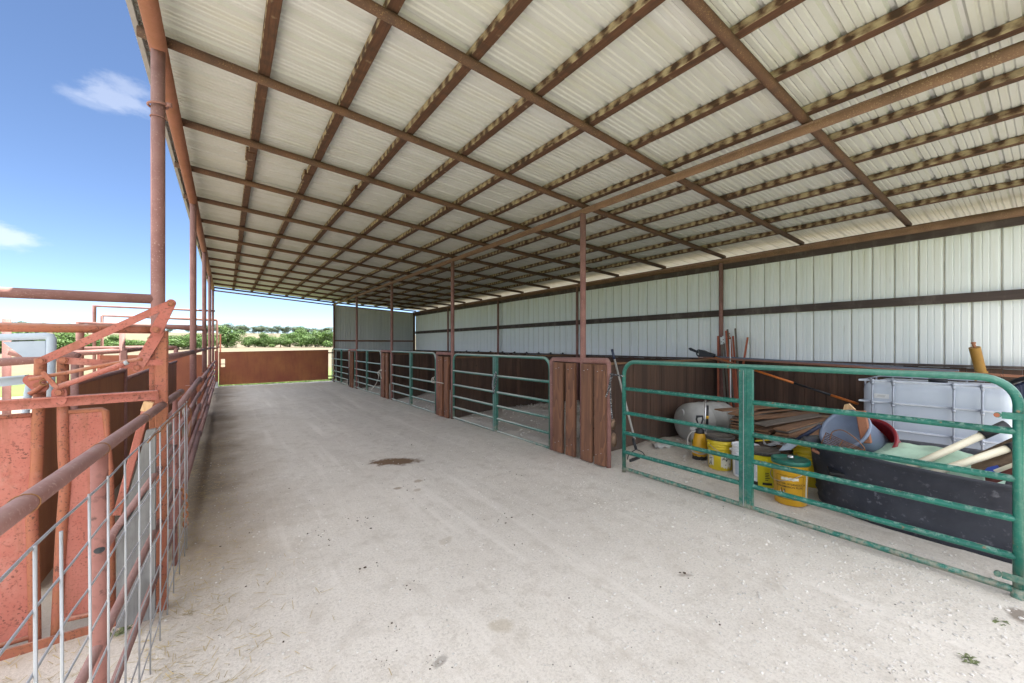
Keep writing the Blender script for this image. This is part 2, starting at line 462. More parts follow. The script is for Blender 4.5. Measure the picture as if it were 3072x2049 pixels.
def make_field():
    n = NT('dry_grass_field'); p = n.pos(); sp = n.sep(p)
    a = n.noise(.06, p, 6, .65); b = n.noise(1.3, p, 5, .7)
    straw = n.mix(n.ramp(b, [(.3, 0.0), (.7, 1.0)]), (.118, .096, .060), (.165, .138, .092))
    green = n.mix(b, (.085, .135, .028), (.14, .18, .05))
    near = n.math('MULTIPLY', n.math('LESS_THAN', sp[0], 6.0), n.math('SUBTRACT', 1.0, n.ramp(n.math('MULTIPLY', sp[1], .01), [(.24, 0.0), (.36, 1.0)])))
    m = n.math('ADD', n.ramp(a, [(.55, 0.0), (.72, .6)]), near, clamp=True)
    c = n.mix(m, straw, green)
    n.col(c); n.rough(.95); n.bump(b, .5, .05); return n.m
M['field'] = make_field()

def make_leaf(name, a, b, cdk):
    n = NT(name); q = n.node('ShaderNodeObjectInfo').outputs['Random']; p = n.pos()
    c = n.mix(n.ramp(n.noise(.5, p, 4, .7), [(.35, 0.0), (.65, 1.0)]), a, b)
    wn = n.node('ShaderNodeTexWhiteNoise'); n.link(n.node('ShaderNodeNewGeometry').outputs['Random Per Island'], wn.inputs['Vector'])
    c = n.mix(n.math('MULTIPLY', wn.outputs['Value'], .55), c, cdk)
    n.col(c); n.rough(.6)
    n.b.inputs['Transmission Weight'].default_value = 0
    return n.m
M['leaf'] = make_leaf('leaf_green', (.050, .115, .012), (.092, .175, .020), (.022, .058, .010))
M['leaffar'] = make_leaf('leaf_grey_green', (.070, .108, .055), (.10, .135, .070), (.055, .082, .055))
M['bark'] = plain('bark', (.09, .07, .055), .95, .4, 6)
M['stone'] = plain('limestone_chip', (.63, .60, .56), .95, .25, 5)
M['straw'] = plain('straw', (.50, .40, .22), .9, .35, 9)
M['dung'] = plain('dry_dung', (.085, .06, .042), .95, .4, 30)
M['weedm'] = plain('weed_leaf', (.17, .20, .09), .85, .4, 30)

# ------------------------------------------------------------------ world, sun, camera
SUN_EL = rad(74); SUN_AZ = Vector((.985, -.17, 0)).normalized()
world = bpy.data.worlds.new('World'); SC.world = world; world.use_nodes = True
wt = world.node_tree; wn_ = wt.nodes; wl = wt.links
bg = wn_['Background']
sky = wn_.new('ShaderNodeTexSky'); sky.sky_type = 'NISHITA'; sky.sun_disc = False
sky.sun_elevation = SUN_EL; sky.sun_rotation = math.atan2(SUN_AZ.x, SUN_AZ.y)
sky.air_density = 0.75; sky.dust_density = 0.0; sky.ozone_density = 2.0; sky.altitude = 2500
tc = wn_.new('ShaderNodeTexCoord')
def wmath(op, a, b=None):
    q = wn_.new('ShaderNodeMath'); q.operation = op
    for k, v in enumerate((a, b)):
        if v is None: continue
        if isinstance(v, (int, float)): q.inputs[k].default_value = v
        else: wl.new(v, q.inputs[k])
    return q.outputs[0]
cloud = None
nzw = wn_.new('ShaderNodeTexNoise'); nzw.inputs['Scale'].default_value = 16; nzw.inputs['Detail'].default_value = 7; nzw.inputs['Roughness'].default_value = .6
mpw = wn_.new('ShaderNodeMapping'); mpw.inputs['Scale'].default_value = (1, 1, 2.2)
wl.new(tc.outputs['Generated'], mpw.inputs[0]); wl.new(mpw.outputs[0], nzw.inputs['Vector'])
for px, py, wdt, amt in ((345, 290, .045, .30), (400, 272, .036, .26), (285, 303, .032, .18), (10, 705, .04, .45), (60, 720, .03, .28)):
    dv = (P(px, py, d=1) - Vector((0, 0, H))).normalized()
    sb = wn_.new('ShaderNodeVectorMath'); sb.operation = 'SUBTRACT'; sb.inputs[1].default_value = dv; wl.new(tc.outputs['Generated'], sb.inputs[0])
    ms = wn_.new('ShaderNodeVectorMath'); ms.operation = 'MULTIPLY'; ms.inputs[1].default_value = (1, 1, 2.3); wl.new(sb.outputs[0], ms.inputs[0])
    ln = wn_.new('ShaderNodeVectorMath'); ln.operation = 'LENGTH'; wl.new(ms.outputs[0], ln.inputs[0])
    r3 = wmath('ADD', wmath('DIVIDE', ln.outputs['Value'], wdt), wmath('MULTIPLY', wmath('SUBTRACT', nzw.outputs['Fac'], .5), 3.0))
    mr = wn_.new('ShaderNodeMapRange'); mr.inputs['From Min'].default_value = 1.25; mr.inputs['From Max'].default_value = .25; mr.inputs['To Max'].default_value = amt
    mr.interpolation_type = 'SMOOTHSTEP'; wl.new(r3, mr.inputs['Value'])
    cloud = mr.outputs[0] if cloud is None else wmath('MAXIMUM', cloud, mr.outputs[0])
mxw = wn_.new('ShaderNodeMix'); mxw.data_type = 'RGBA'; wl.new(cloud, mxw.inputs[0]); wl.new(sky.outputs[0], mxw.inputs[6])
mxw.inputs[7].default_value = (4.6, 4.7, 5.0, 1)
# unseen bright clouds added south and west to fill the barn with light
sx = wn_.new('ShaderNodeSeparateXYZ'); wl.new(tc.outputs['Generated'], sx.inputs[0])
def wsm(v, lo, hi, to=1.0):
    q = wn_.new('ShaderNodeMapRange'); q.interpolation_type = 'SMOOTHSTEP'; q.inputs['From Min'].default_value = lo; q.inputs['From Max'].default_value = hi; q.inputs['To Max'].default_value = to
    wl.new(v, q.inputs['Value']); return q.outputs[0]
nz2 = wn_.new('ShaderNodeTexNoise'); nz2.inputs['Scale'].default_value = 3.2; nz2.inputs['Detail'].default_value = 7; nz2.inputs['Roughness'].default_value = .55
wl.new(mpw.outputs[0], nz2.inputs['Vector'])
fill_clouds = wmath('MULTIPLY', wmath('MULTIPLY', wsm(sx.outputs[1], .62, .28), wsm(sx.outputs[2], .03, .14)), wsm(nz2.outputs['Fac'], .40, .54))
mx2 = wn_.new('ShaderNodeMix'); mx2.data_type = 'RGBA'; wl.new(fill_clouds, mx2.inputs[0]); wl.new(mxw.outputs[2], mx2.inputs[6]); mx2.inputs[7].default_value = (14, 14, 14.3, 1)
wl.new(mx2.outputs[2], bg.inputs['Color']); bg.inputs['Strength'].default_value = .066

sl = bpy.data.lights.new('sun', 'SUN'); sl.energy = 4.0; sl.angle = rad(.53); sl.color = (1, .955, .88)
so = bpy.data.objects.new('sun', sl); C.objects.link(so)
sd = Vector((SUN_AZ.x * math.cos(SUN_EL), SUN_AZ.y * math.cos(SUN_EL), math.sin(SUN_EL)))
so.rotation_euler = sd.to_track_quat('Z', 'Y').to_euler(); so.location = (20, -20, 40)

cd = bpy.data.cameras.new('camera'); cam = bpy.data.objects.new('camera', cd); C.objects.link(cam)
cam.location = (0, 0, H); cam.rotation_euler = (rad(90), 0, -YAW)
cd.sensor_width = 36; cd.lens = FPX / 3072 * 36; cd.shift_y = (1034.2 - 1024.5) / 3072
cd.clip_end = 6000; cd.clip_start = .05
SC.camera = cam
SC.view_settings.view_transform = 'Standard'; SC.view_settings.look = 'None'
SC.view_settings.exposure = 2.08; SC.view_settings.gamma = 1
SC.render.engine = 'CYCLES'
SC.cycles.use_denoising = True
SC.cycles.max_bounces = 14; SC.cycles.diffuse_bounces = 12; SC.cycles.glossy_bounces = 3
SC.cycles.sample_clamp_indirect = 6
SC.cycles.caustics_reflective = False; SC.cycles.caustics_refractive = False

# ------------------------------------------------------------------ ground and field
def frange(a, b, st):
    out = []; x = a
    while x < b - 1e-6: out.append(x); x += st
    return out + [b]

def drop(y):
    return -.055 * min(1, max(0, (y - 5) / 4)) - .045 * min(1, max(0, (y - 12) / 7))

def gz(x, y):
    z = drop(y)
    z += .012 * (mnoise.noise(Vector((x * 1.3, y * 1.3, 0)))) + .006 * mnoise.noise(Vector((x * 5, y * 5, 3)))
    # shallow wheel ruts
    for cx in (1.35, 2.75):
        z -= .012 * math.exp(-((x - cx - .12 * math.sin(y * .5)) / .16) ** 2)
    if x > XM + .1:      # loose fill in the stalls
        k = min(1, (x - XM - .1) / 1.0)
        if y > Y0 + .1:
            ph = ((y - Y0) / (3 * S)) % 1
            z += k * (.10 + .20 * math.exp(-((x - 5.4) / 1.2) ** 2) * math.sin(math.pi * ph) + .05 * mnoise.noise(Vector((x * 2.2, y * 2.2, 9))) + .035 * mnoise.noise(Vector((x * 8, y * 8, 4))))
        else:
            z += .09 * math.exp(-((x - 5.3) / .55) ** 2 - ((y - 3.35) / .42) ** 2) * (1 + .5 * mnoise.noise(Vector((x * 7, y * 7, 1)))) + .012 * k * mnoise.noise(Vector((x * 9, y * 9, 2)))
    return z

def sheet(name, xs, ys, fz, m, **kw):
    b = MB(); nx = len(xs)
    vs = [(x, y, fz(x, y)) for y in ys for x in xs]
    fs = [(j * nx + i, j * nx + i + 1, (j + 1) * nx + i + 1, (j + 1) * nx + i) for j in range(len(ys) - 1) for i in range(nx - 1)]
    b.add(vs, fs, True)
    return b.build(name, m)

xs = frange(-14, -2.2, .6)[:-1] + frange(-2.2, 7.6, .085)
ys = frange(-2.2, -.6, .4)[:-1] + frange(-.6, 9, .085)[:-1] + frange(9, YEND + .55, .16)
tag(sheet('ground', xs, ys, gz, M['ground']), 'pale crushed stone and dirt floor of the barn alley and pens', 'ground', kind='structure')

def fz(x, y):
    inside = -14 < x < 7.6 and -2.2 < y < YEND + .55
    if inside: return -.5
    r = math.hypot(x, y)
    def sm(t): t = min(1, max(0, t)); return t * t * (3 - 2 * t)
    z = -.12 + 1.15 * sm((r - 22) / 80) + 6.4 * sm((r - 100) / 150)
    if r > 30: z += .25 * mnoise.noise(Vector((x * .02, y * .02, 0)))
    return z
fx = [-1500, -700, -400] + frange(-280, -20, 10)[:-1] + [-20, -17, -14.01, -13.99, -8, -4, 0, 4, 7.59, 7.61, 12, 18] + frange(24, 280, 10) + [400, 700, 1500]
fy = [-1500, -400, -100, -30, -2.21, -2.19, 0, 8, 14, YEND + .54, YEND + .56, 20, 22, 25, 28, 32, 36] + frange(40, 280, 8) + [400, 700, 1500]
tag(sheet('field', fx, fy, fz, M['field']), 'dry straw coloured pasture rising to the tree line', 'field', kind='structure')

# ------------------------------------------------------------------ the pole barn
barn = thing('pole_barn', 'open sided metal pole barn with pale corrugated roof on rusty pipe rafters', 'barn', (XM, Y0 + 4, 0))
IL, IH = -3, 12
ya, yb = Y0 + IL * S - .3, YEND + .30
PITCH = .232
def roofz(x): return rz(x) + .0945
b = MB(); prof = []
y = ya
while y < yb:
    for dy, dz in ((0, 0), (.026, 0), (.035, .009), (.044, 0), (.072, 0), (.081, .009), (.090, 0), (.118, 0), (.127, .009), (.136, 0), (.166, 0), (.180, .026), (.200, .026), (.214, 0)):
        prof.append((y + dy, dz))
    y += PITCH
xr = [XE - .16, XM, XB + .62]
vs = []; n = len(prof)
for x in xr:
    for yy, dz in prof: vs.append((x, yy, roofz(x) + dz))
fs = [(k * n + i, k * n + i + 1, (k + 1) * n + i + 1, (k + 1) * n + i) for k in range(2) for i in range(n - 1)]
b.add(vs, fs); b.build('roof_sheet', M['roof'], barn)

for i in range(IL, IH + 1):
    yy = Y0 + i * S
    b = MB(); b.tube([(XE - .14, yy, rz(XE - .14)), (XM, yy, rz(XM)), (XB + .04, yy, rz(XB + .04))], .034 if i < 12 else .03, 10)
    b.build('rafter', M['rafter'], barn)
pur = [XE + (XM - XE) * k / 7 for k in range(1, 7)] + [XM + (XB - XM) * k / 6 for k in range(1, 6)] + [XM]
for k, x in enumerate(pur):
    b = MB(); pts = []
    zc = rz(x) + .034 + .030
    yy = ya + .12
    while yy < yb - .05:
        y2 = min(yy + 2.44 + R.uniform(-.1, .1), yb - .05)
        wv = R.uniform(-.006, .006)
        b.beam((x + wv, yy, zc), (x + R.uniform(-.006, .006), y2 - .002, zc), .078, .058, bev=.004)
        yy = y2
    b.build('purlin', M['purlin'], barn)
    for yb_ in (R.uniform(5.1, 5.6), R.uniform(12, 13))[:1 if k % 3 else 2]:
        bb = MB(); bb.beam((x - .02, yb_, zc - .010), (x - .02, yb_ + R.uniform(.22, .30), zc - .010), .095, .062, bev=.004)
        bb.build('splice_block', M['purlin'], barn)
b = MB(); b.tube([(XM, ya + .1, ZM - .075), (XM, yb - .1, ZM - .075)], .042, 14); b.build('middle_beam', M['beam'], barn)
b = MB(); b.tube([(XE - .035, ya + .1, ZE - .045), (XE - .035, yb - .1, ZE - .045)], .052, 14); b.build('eave_beam', M['eave'], barn)
b = MB(); b.beam((XE - .152, ya + .05, ZE + .085), (XE - .152, yb - .02, ZE + .085), .03, .06); b.build('eave_trim', M['galv'], barn)
b = MB(); b.tube([(XB - .055, ya + .1, ZB - .095), (XB - .055, yb - .2, ZB - .095)], .055, 14); b.build('back_beam', M['beam'], barn)
b = MB(); b.beam((XB - .01, ya + .1, ZB - .19), (XB - .01, YEND - .05, ZB - .19), .04, .10); b.build('wall_plate', M['girt'], barn)
b = MB(); b.tube([(XE, YEND + .02, ZE - .11), (XM, YEND + .02, ZM - .11), (XB, YEND + .02, ZB - .11)], .026, 10); b.build('end_beam', M['pipe'], barn)
for i in range(-3, 13, 3):
    yy = Y0 + i * S
    b = MB(); b.tube([(XE - .035, yy, -.3), (XE - .035, yy, ZE - .07)], .0385, 16)
    e = b.build('eave_post', M['pipe'], barn)
    if i == 0:
        zc = P(481, 318, Y=Y0).z
        q = MB(); ring = [(XE - .035 + .052 * math.cos(a), yy + .052 * math.sin(a), zc + .010 * math.cos(a)) for a in [2 * math.pi * t / 24 for t in range(24)]]
        q.tube(ring, .008, 8, closed=True); q.build('collar_ring', M['pipe'], e); q = MB()
        q.tube([(XE + .012, yy - .02, zc + .012), (XE + .04, yy - .025, zc + .012)], .016, 8)
        q.build('ring_lug', M['pipe'], e); q = MB()
        ring2 = [(XE - .035 + .0405 * math.cos(a), yy + .0405 * math.sin(a), zc - .085) for a in [2 * math.pi * t / 24 for t in range(24)]]
        q.tube(ring2, .004, 6, closed=True); q.build('weld_ring', M['pipe'], e)

    b = MB(); b.tube([(XM, yy, -.3), (XM, yy, ZM - .10)], .0375, 16); b.build('middle_post', M['pipe'], barn)
    if i < 12:
        b = MB(); b.tube([(XB - .08, yy, -.3), (XB - .08, yy, ZB - .13)], .036, 14); b.build('back_post', M['pipe'], barn)
b = MB(); b.beam((XB - .07, YEND - .06, -.3), (XB - .07, YEND - .06, ZB - .14), .08, .08); b.build('corner_post', M['rafter'], barn)
b = MB(); b.beam((XM, YEND - .045, -.3), (XM, YEND - .045, ZM - .14), .05, .05); b.build('end_post', M['rafter'], barn)

# back wall: ribbed sheet, ribs pressed outward; dark strips paint rib shade and rust
b = MB(); g = MB(); prof = []; rib = []
y = Y0 + IL * S
while y < YEND:
    for dy, dx in ((0, 0), (.052, 0), (.060, .007), (.068, 0), (.112, 0), (.120, .007), (.128, 0), (.184, 0), (.197, .015), (.215, .015), (.227, 0)):
        prof.append((min(y + dy, YEND), dx))
    y += PITCH
zt, zb_ = ZB - .03, .05
n = len(prof)
vs = [(XB + .03 + dx, yy, z) for z in (zb_, zt) for yy, dx in prof]
b.add(vs, [(i, i + 1, n + i + 1, n + i) for i in range(n - 1)]); wallo = b.build('wall_sheet', M['wall'], barn)
y = Y0 + IL * S; b = MB()
while y < YEND - .3:
    b.beam((XB + .0425, y + .2005, 1.2), (XB + .0425, y + .2005, zt), .008, .004, up=(1, 0, 0))
    y += PITCH
b.build('shade_rust_line', M['groove'], wallo)
b = MB(); prof = []; x = XM + .02
while x < XB:
    for dx, dy in ((0, 0), (.028, 0), (.036, .016), (.062, .016), (.07, 0), (.098, 0), (.106, .016), (.132, .016)):
        prof.append((min(x + dx, XB), dy))
    x += .14
n = len(prof)
vs = [(xx, YEND + .0 + dy, z if z < 1 else rz(xx) - .125) for z in (.0, 2) for xx, dy in prof]
b.add(vs, [(i, i + 1, n + i + 1, n + i) for i in range(n - 1)]); b.build('end_wall_sheet', M['endwall'], barn)
zg = P(2300, 931, X=XB - .02).z
b = MB(); yy = Y0 + IL * S
while yy < YEND - .1:
    y2 = min(yy + 3.66, YEND - .1); b.beam((XB - .012, yy, zg), (XB - .012, y2 - .004, zg), .04, .115, up=(0, 0, 1), bev=.003); yy = y2
gi = b.build('girt', M['girt'], barn)
b = MB(); b.beam((XM + .03, YEND - .03, 1.66), (XB - .05, YEND - .03, 1.66), .05, .06, bev=.003); b.build('girt', M['endgirt'], barn)
# boarded kick wall along the back
KT = 1.235
def boards(bm, a, bpt, z0, z1, th, w=.14, jag=.01):
    a = Vector(a); bpt = Vector(bpt); d = bpt - a; L = d.length; d.normalize(); nn = Vector((-d.y, d.x, 0)); k = 0
    while k * w < L - .01:
        w2 = min(w, L - k * w) - .004
        c = a + d * (k * w + w2 / 2) + nn * R.uniform(-.003, .003)
        Mx = Matrix((d, nn, Vector((0, 0, 1)))).transposed()
        hh = z1 - R.uniform(0, jag)
        bm.box((c.x, c.y, (z0 + hh) / 2), (w2, th, hh - z0), Mx); k += 1
b = MB(); boards(b, (XB - .045, Y0 + IL * S, 0), (XB - .045, YEND - .12, 0), -.2, KT - .03, .03)
kw = b.build('kick_boards', M['boards'], barn)
b = MB(); b.beam((XB - .05, Y0 + IL * S, KT - .012), (XB - .05, YEND - .12, KT - .012), .07, .03); b.build('cap_rail', M['girt'], kw)
b = MB(); boards(b, (XM + .1, YEND - .075, 0), (XB - .1, YEND - .075, 0), -.3, KT - .03, .03); b.build('kick_boards', M['boards'], barn)
# row of dark clips on the back wall cap
for k in range(9):
    q = P(1400 + k * 36, 1046, X=XB - .06)
    b = MB(); b.box((q.x, q.y, KT + .022), (.03, .05, .035), bev=.004); b.tube([(q.x - .01, q.y - .06, KT + .012), (q.x - .01, q.y + .08, KT + .012)], .006, 6)
    tag(b.build('fence_clip', M['black']), 'small black wire clip on the cap of the back kick wall in the middle bays', 'clip', 'black clips along the back wall cap')

# ------------------------------------------------------------------ stall partitions
pl = ['stall partition of dark boards behind the nearest plank panel', 'dark board partition between second and third green gates from the camera', 'dark board partition between third and fourth green gates from the camera', 'dark board partition beside the farthest green gate']
for k, i in enumerate((0, 3, 6, 9)):
    yy = Y0 + i * S + .03
    t = thing('stall_partition', pl[k], 'partition', (XM + 1.8, yy, drop(yy)), 'board partitions between the stalls')
    b = MB(); boards(b, (XM + .07, yy, 0), (XB - .13, yy, 0), -.3, KT - .03, .034, jag=.014); b.build('boards', M['boards'], t)
    b = MB(); b.beam((XM + .06, yy, KT - .01), (XB - .10, yy, KT - .01), .075, .03); b.build('cap_rail', M['lath'], t)

# ------------------------------------------------------------------ plank panels at the posts
def panel(label, ylist_planks, yfar, ynear, ztop, name='plank_panel'):
    base = drop(yfar)
    t = thing(name, label, 'plank panel', (XM, (yfar + ynear) / 2, base), 'plank panels beside the middle posts')
    b = MB(); r = .030
    if ynear < yfar - .9:
        pts = [(XM, ynear, base - .2), (XM, ynear, ztop - .02), (XM, ynear + .02, ztop), (XM, yfar - .02, ztop), (XM, yfar, ztop - .02), (XM, yfar, base - .2)]
        b.tube(pts, r, 12)
    else:
        b.tube([(XM, yfar, base - .2), (XM, yfar, ztop - .02), (XM, yfar - .02, ztop), (XM, ynear, ztop)], r, 12)
    f = b.build('frame', M['pipe'], t)
    for (a, c, tilt, z1) in ylist_planks:
        b = MB(); ym = (a + c) / 2
        b.beam((XM - .055, ym + tilt, base + .015), (XM - .05, ym, z1), abs(c - a), .05, up=(1, 0, 0), bev=.006)
        pk = b.build('plank', M['plank'], t)
        for zz, sg in ((z1 - .07, -1), (z1 - .085, 1), (base + .17, -1), (base + .14, 1)):
            bb = MB(); yn = ym + sg * R.uniform(.02, .05)
            bb.tube([(XM - .084, yn, zz), (XM - .072, yn, zz)], .005, 6)
            bb.build('nail_head', M['galv'], pk)
ypx = lambda px: yat(px, XM - .07)
panel('plank panel nearest the camera with two grained boards each side of its post',
      [(ypx(1660), ypx(1688), .01, 1.245), (ypx(1697), ypx(1724), .0, 1.245), (ypx(1743), ypx(1774), -.005, 1.245), (ypx(1783), ypx(1814), 0, 1.245)], yat(1657, XM), yat(1826, XM), 1.285)
panel('plank panel of two boards beside the second middle post from the camera', [(ypx(1313), ypx(1327), .0, 1.24), (ypx(1332), ypx(1344), .0, 1.24)], yat(1312, XM), Y0 + 3 * S, 1.30)
panel('plank panel of two boards beside the third middle post from the camera', [(ypx(1146), ypx(1153), .0, 1.24), (ypx(1157), ypx(1163), .0, 1.24)], yat(1145, XM), Y0 + 6 * S, 1.30)
panel('narrow plank panel beside the fourth and farthest middle post', [(ypx(1049), ypx(1052), .0, 1.24), (ypx(1055), ypx(1057.5), .0, 1.24)], yat(1048, XM), Y0 + 9 * S, 1.30)

# ------------------------------------------------------------------ green tube gates
def arc_path(y0, y1, zb, zt, x, r):
    pts = [(x, y0, zb)]
    for k in range(9):
        a = math.pi - k * math.pi / 16; pts.append((x, y0 + r + r * math.cos(a), zt - r + r * math.sin(a)))
    for k in range(9):
        a = math.pi / 2 - k * math.pi / 16; pts.append((x, y1 - r + r * math.cos(a), zt - r + r * math.sin(a)))
    pts.append((x, y1, zb)); return pts

def gate(label, pxn, pxf, pxb, zs, x=XM, base=0.0, r=.0225, bend=0, dx=0.0):
    y0, y1 = yat(pxn, x), yat(pxf, x)
    yb2 = yat(pxb, x)
    t = thing('tube_gate', label, 'gate', (x, (y0 + y1) / 2, base), 'green tube gates along the stalls')
    b = MB(); b.tube(arc_path(y0, y1, base + .005, zs[0], x, .155), r, 12); b.build('frame', M['green'], t)
    for k, z in enumerate(zs[1:]):
        bb = MB(); bow = R.uniform(-.006, .006)
        pts = [(x, y0 + (y1 - y0) * q / 6, base + z + bow * math.sin(math.pi * q / 6) - (bend * math.sin(math.pi * q / 6) if k == len(zs) - 2 else 0)) for q in range(7)]
        bb.tube(pts, r * .93, 10, caps=False); bb.build('rail', M['green'], t)
    bb = MB(); w = .052
    zt = zs[0] - .012; zb = base + zs[-1]
    bb.plate([(x - .030, yb2 - w, zb), (x - .030, yb2 + w, zb), (x - .030, yb2 + w, zt), (x - .030, yb2 - w, zt)], .004)
    for s in (-1, 1): bb.plate([(x - .028, yb2 + s * w, zb), (x + .015, yb2 + s * w, zb), (x + .015, yb2 + s * w, zt), (x - .028, yb2 + s * w, zt)], .004)
    bb.plate([(x - .034, yb2 - .012, zb), (x - .034, yb2 + .012, zb), (x - .034, yb2 + .012, zt), (x - .034, yb2 - .012, zt)], .006)
    br = bb.build('brace', M['green'], t)
    bb = MB(); bb.plate([(x - .0385, yb2 + .008, zb + .01), (x - .0385, yb2 + .013, zb + .01), (x - .0385, yb2 + .012, zt - .02), (x - .0385, yb2 + .009, zt - .02)], .002); bb.build('weld_line', M['galv'], br)
    return t, y0, y1
ZS = [1.29, .977, .697, .463, .24, .045]
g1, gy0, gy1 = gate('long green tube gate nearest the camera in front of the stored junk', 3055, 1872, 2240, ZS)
# hinge straps and post stub at the near end
for z in (P(3040, 1247, X=XM).z, .12):
    b = MB(); b.beam((XM - .028, gy0 + .06, z), (XM - .028, gy0 - .16, z), .006, .04, bev=.001)
    b.tube([(XM - .04, gy0 + .075, z), (XM - .015, gy0 + .075, z)], .016, 10); b.build('hinge_strap', M['green'], g1)
    if z > .5: b = MB(); b.tube([(XM - .044, gy0 + .078, z), (XM - .030, gy0 + .078, z)], .013, 10); b.build('hinge_pin', M['pinkrust'], g1)
b = MB(); b.tube([(XM, gy0, -.1), (XM, gy0, .06)], .03, 12); b.build('hinge_foot', M['green'], g1)
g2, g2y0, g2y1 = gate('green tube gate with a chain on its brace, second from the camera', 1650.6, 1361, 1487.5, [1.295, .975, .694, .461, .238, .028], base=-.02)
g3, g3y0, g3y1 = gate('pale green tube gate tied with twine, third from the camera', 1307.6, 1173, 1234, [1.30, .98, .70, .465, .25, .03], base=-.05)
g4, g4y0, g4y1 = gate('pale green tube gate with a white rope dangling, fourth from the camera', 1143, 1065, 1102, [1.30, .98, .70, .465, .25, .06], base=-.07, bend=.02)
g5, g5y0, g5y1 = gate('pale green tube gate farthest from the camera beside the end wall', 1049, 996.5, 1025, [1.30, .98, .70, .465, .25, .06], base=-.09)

def hang_chain(label, name, pts, m, link=.024, wire=.0045, cat='chain', group=None):
    """a chain of oval links along a path"""
    pts = bez(pts, 12); L = [0]
    for i in range(1, len(pts)): L.append(L[-1] + (pts[i] - pts[i - 1]).length)
    b = MB(); s_ = 0; k = 0
    while s_ < L[-1]:
        i = max(j for j in range(len(L)) if L[j] <= s_); i = min(i, len(pts) - 2)
        d = (pts[i + 1] - pts[i]).normalized(); p = pts[i] + d * (s_ - L[i])
        a = d.cross(Vector((0, 0, 1)) if abs(d.z) < .9 else Vector((1, 0, 0))).normalized(); c = d.cross(a)
        n_ = a if k % 2 else c
        b.tube([p + d * link * .8 * math.cos(t) + n_ * link * .42 * math.sin(t) for t in [2 * math.pi * q / 10 for q in range(10)]], wire, 6, closed=True)
        s_ += link * 1.15; k += 1
    o = b.build(name, m); return tag(o, label, cat, group)
cx = XM - .05
q = P(1480, 1122, X=cx)
hang_chain('grey chain doubled over the brace of the second green gate', 'chain', [P(1487, 1118, X=cx), P(1481, 1135, X=cx), P(1478, 1155, X=cx), P(1481, 1180, X=cx)], M['galv'])
b = MB(); b.tube(bez([P(1487, 1118, X=cx - .01), P(1489, 1140, X=cx - .01), P(1483, 1165, X=cx - .01), P(1480, 1182, X=cx - .01)]), .012, 8)
tag(b.build('rope_tail', M['duo_rope']), 'dark rope end hanging with the chain on the second green gate', 'rope')
# rope and twine
def rope(label, name, pts, r, m, cat='rope'):
    b = MB(); b.tube(bez(pts, 8), r, 8); return tag(b.build(name, m), label, cat)
x4 = XM - .045
rope('white rope looped and dangling from the fourth green gate', 'rope',
     [P(1160, 1113, X=x4), P(1140, 1112, X=x4), P(1133, 1118, X=x4), P(1137, 1128, X=x4), P(1139, 1112, X=x4), P(1146, 1110, X=x4), P(1148, 1122, X=x4), P(1144, 1135, X=x4), P(1141, 1120, X=x4), P(1134, 1118, X=x4), P(1136, 1132, X=x4), P(1127, 1153, X=x4), P(1115, 1169, X=x4)], .009, M['rope'])
rope('twine tying the third green gate to its plank panel', 'twine',
     [P(1330, 1150, X=x4 - .045), P(1308, 1146, X=x4 - .035), P(1298, 1148, X=x4), P(1294, 1140, X=x4), P(1299, 1133, X=x4), P(1302, 1144, X=x4), P(1295, 1146, X=x4), P(1303, 1130, X=x4)], .008, M['rope'])
hang_chain('black chain hanging by the farthest green gate', 'chain', [P(1047, 1105, X=x4), P(1046, 1125, X=x4), P(1045, 1153, X=x4)], M['black'], .04, .009)
xr_ = XM - .045
rope('black and white braided rope hanging at the latch end of the nearest green gate', 'rope',
     [P(1868, 1128, X=xr_), P(1858, 1126, X=xr_), P(1832, 1122, X=xr_), P(1836, 1129, X=xr_), P(1829, 1150, X=xr_), P(1822, 1180, X=xr_), P(1813, 1198, X=xr_)], .009, M['duo_rope'])
rope('black and white braided rope strand hung along the end tube of the nearest green gate', 'rope',
     [P(1866, 1126, X=xr_ + .0), P(1834, 1128, X=xr_), P(1831, 1160, X=xr_), P(1832, 1200, X=xr_), P(1835, 1240, X=xr_), P(1837, 1258, X=xr_)], .0085, M['duo_rope'])

# ------------------------------------------------------------------ rusty sheet gate at the far end
yg = YEND + .02
t = thing('sheet_gate', 'long rusty brown sheet steel gate closing the far end of the alley', 'gate', (1.6, yg, -.1))
xa, xb_ = P(657, 1100, Y=yg).x, P(985, 1100, Y=yg).x
z0a, z1a, z0b, z1b = P(657, 1155, Y=yg).z, P(657, 1057, Y=yg).z, P(985, 1138, Y=yg).z, P(985, 1050, Y=yg).z
b = MB()
hx = [P(661, 1100, Y=yg).x, P(675, 1100, Y=yg).x]; hz = [P(668, 1101, Y=yg).z, P(668, 1077, Y=yg).z]
zt_ = lambda x: z1a + (z1b - z1a) * (x - xa) / (xb_ - xa)
zb2 = lambda x: z0a + (z0b - z0a) * (x - xa) / (xb_ - xa)
th = .012
b.plate([(xa, yg, zb2(xa)), (hx[0], yg, zb2(hx[0])), (hx[0], yg, zt_(hx[0])), (xa, yg, zt_(xa))], th)
b.plate([(hx[1], yg, zb2(hx[1])), (xb_, yg, zb2(xb_)), (xb_, yg, zt_(xb_)), (hx[1], yg, zt_(hx[1]))], th)
b.plate([(hx[0], yg, zb2(hx[0])), (hx[1], yg, zb2(hx[1])), (hx[1], yg, hz[0]), (hx[0], yg, hz[0])], th)
b.plate([(hx[0], yg, hz[1]), (hx[1], yg, hz[1]), (hx[1], yg, zt_(hx[1])), (hx[0], yg, zt_(hx[0]))], th)
b.build('sheet', M['rustsheet'], t)
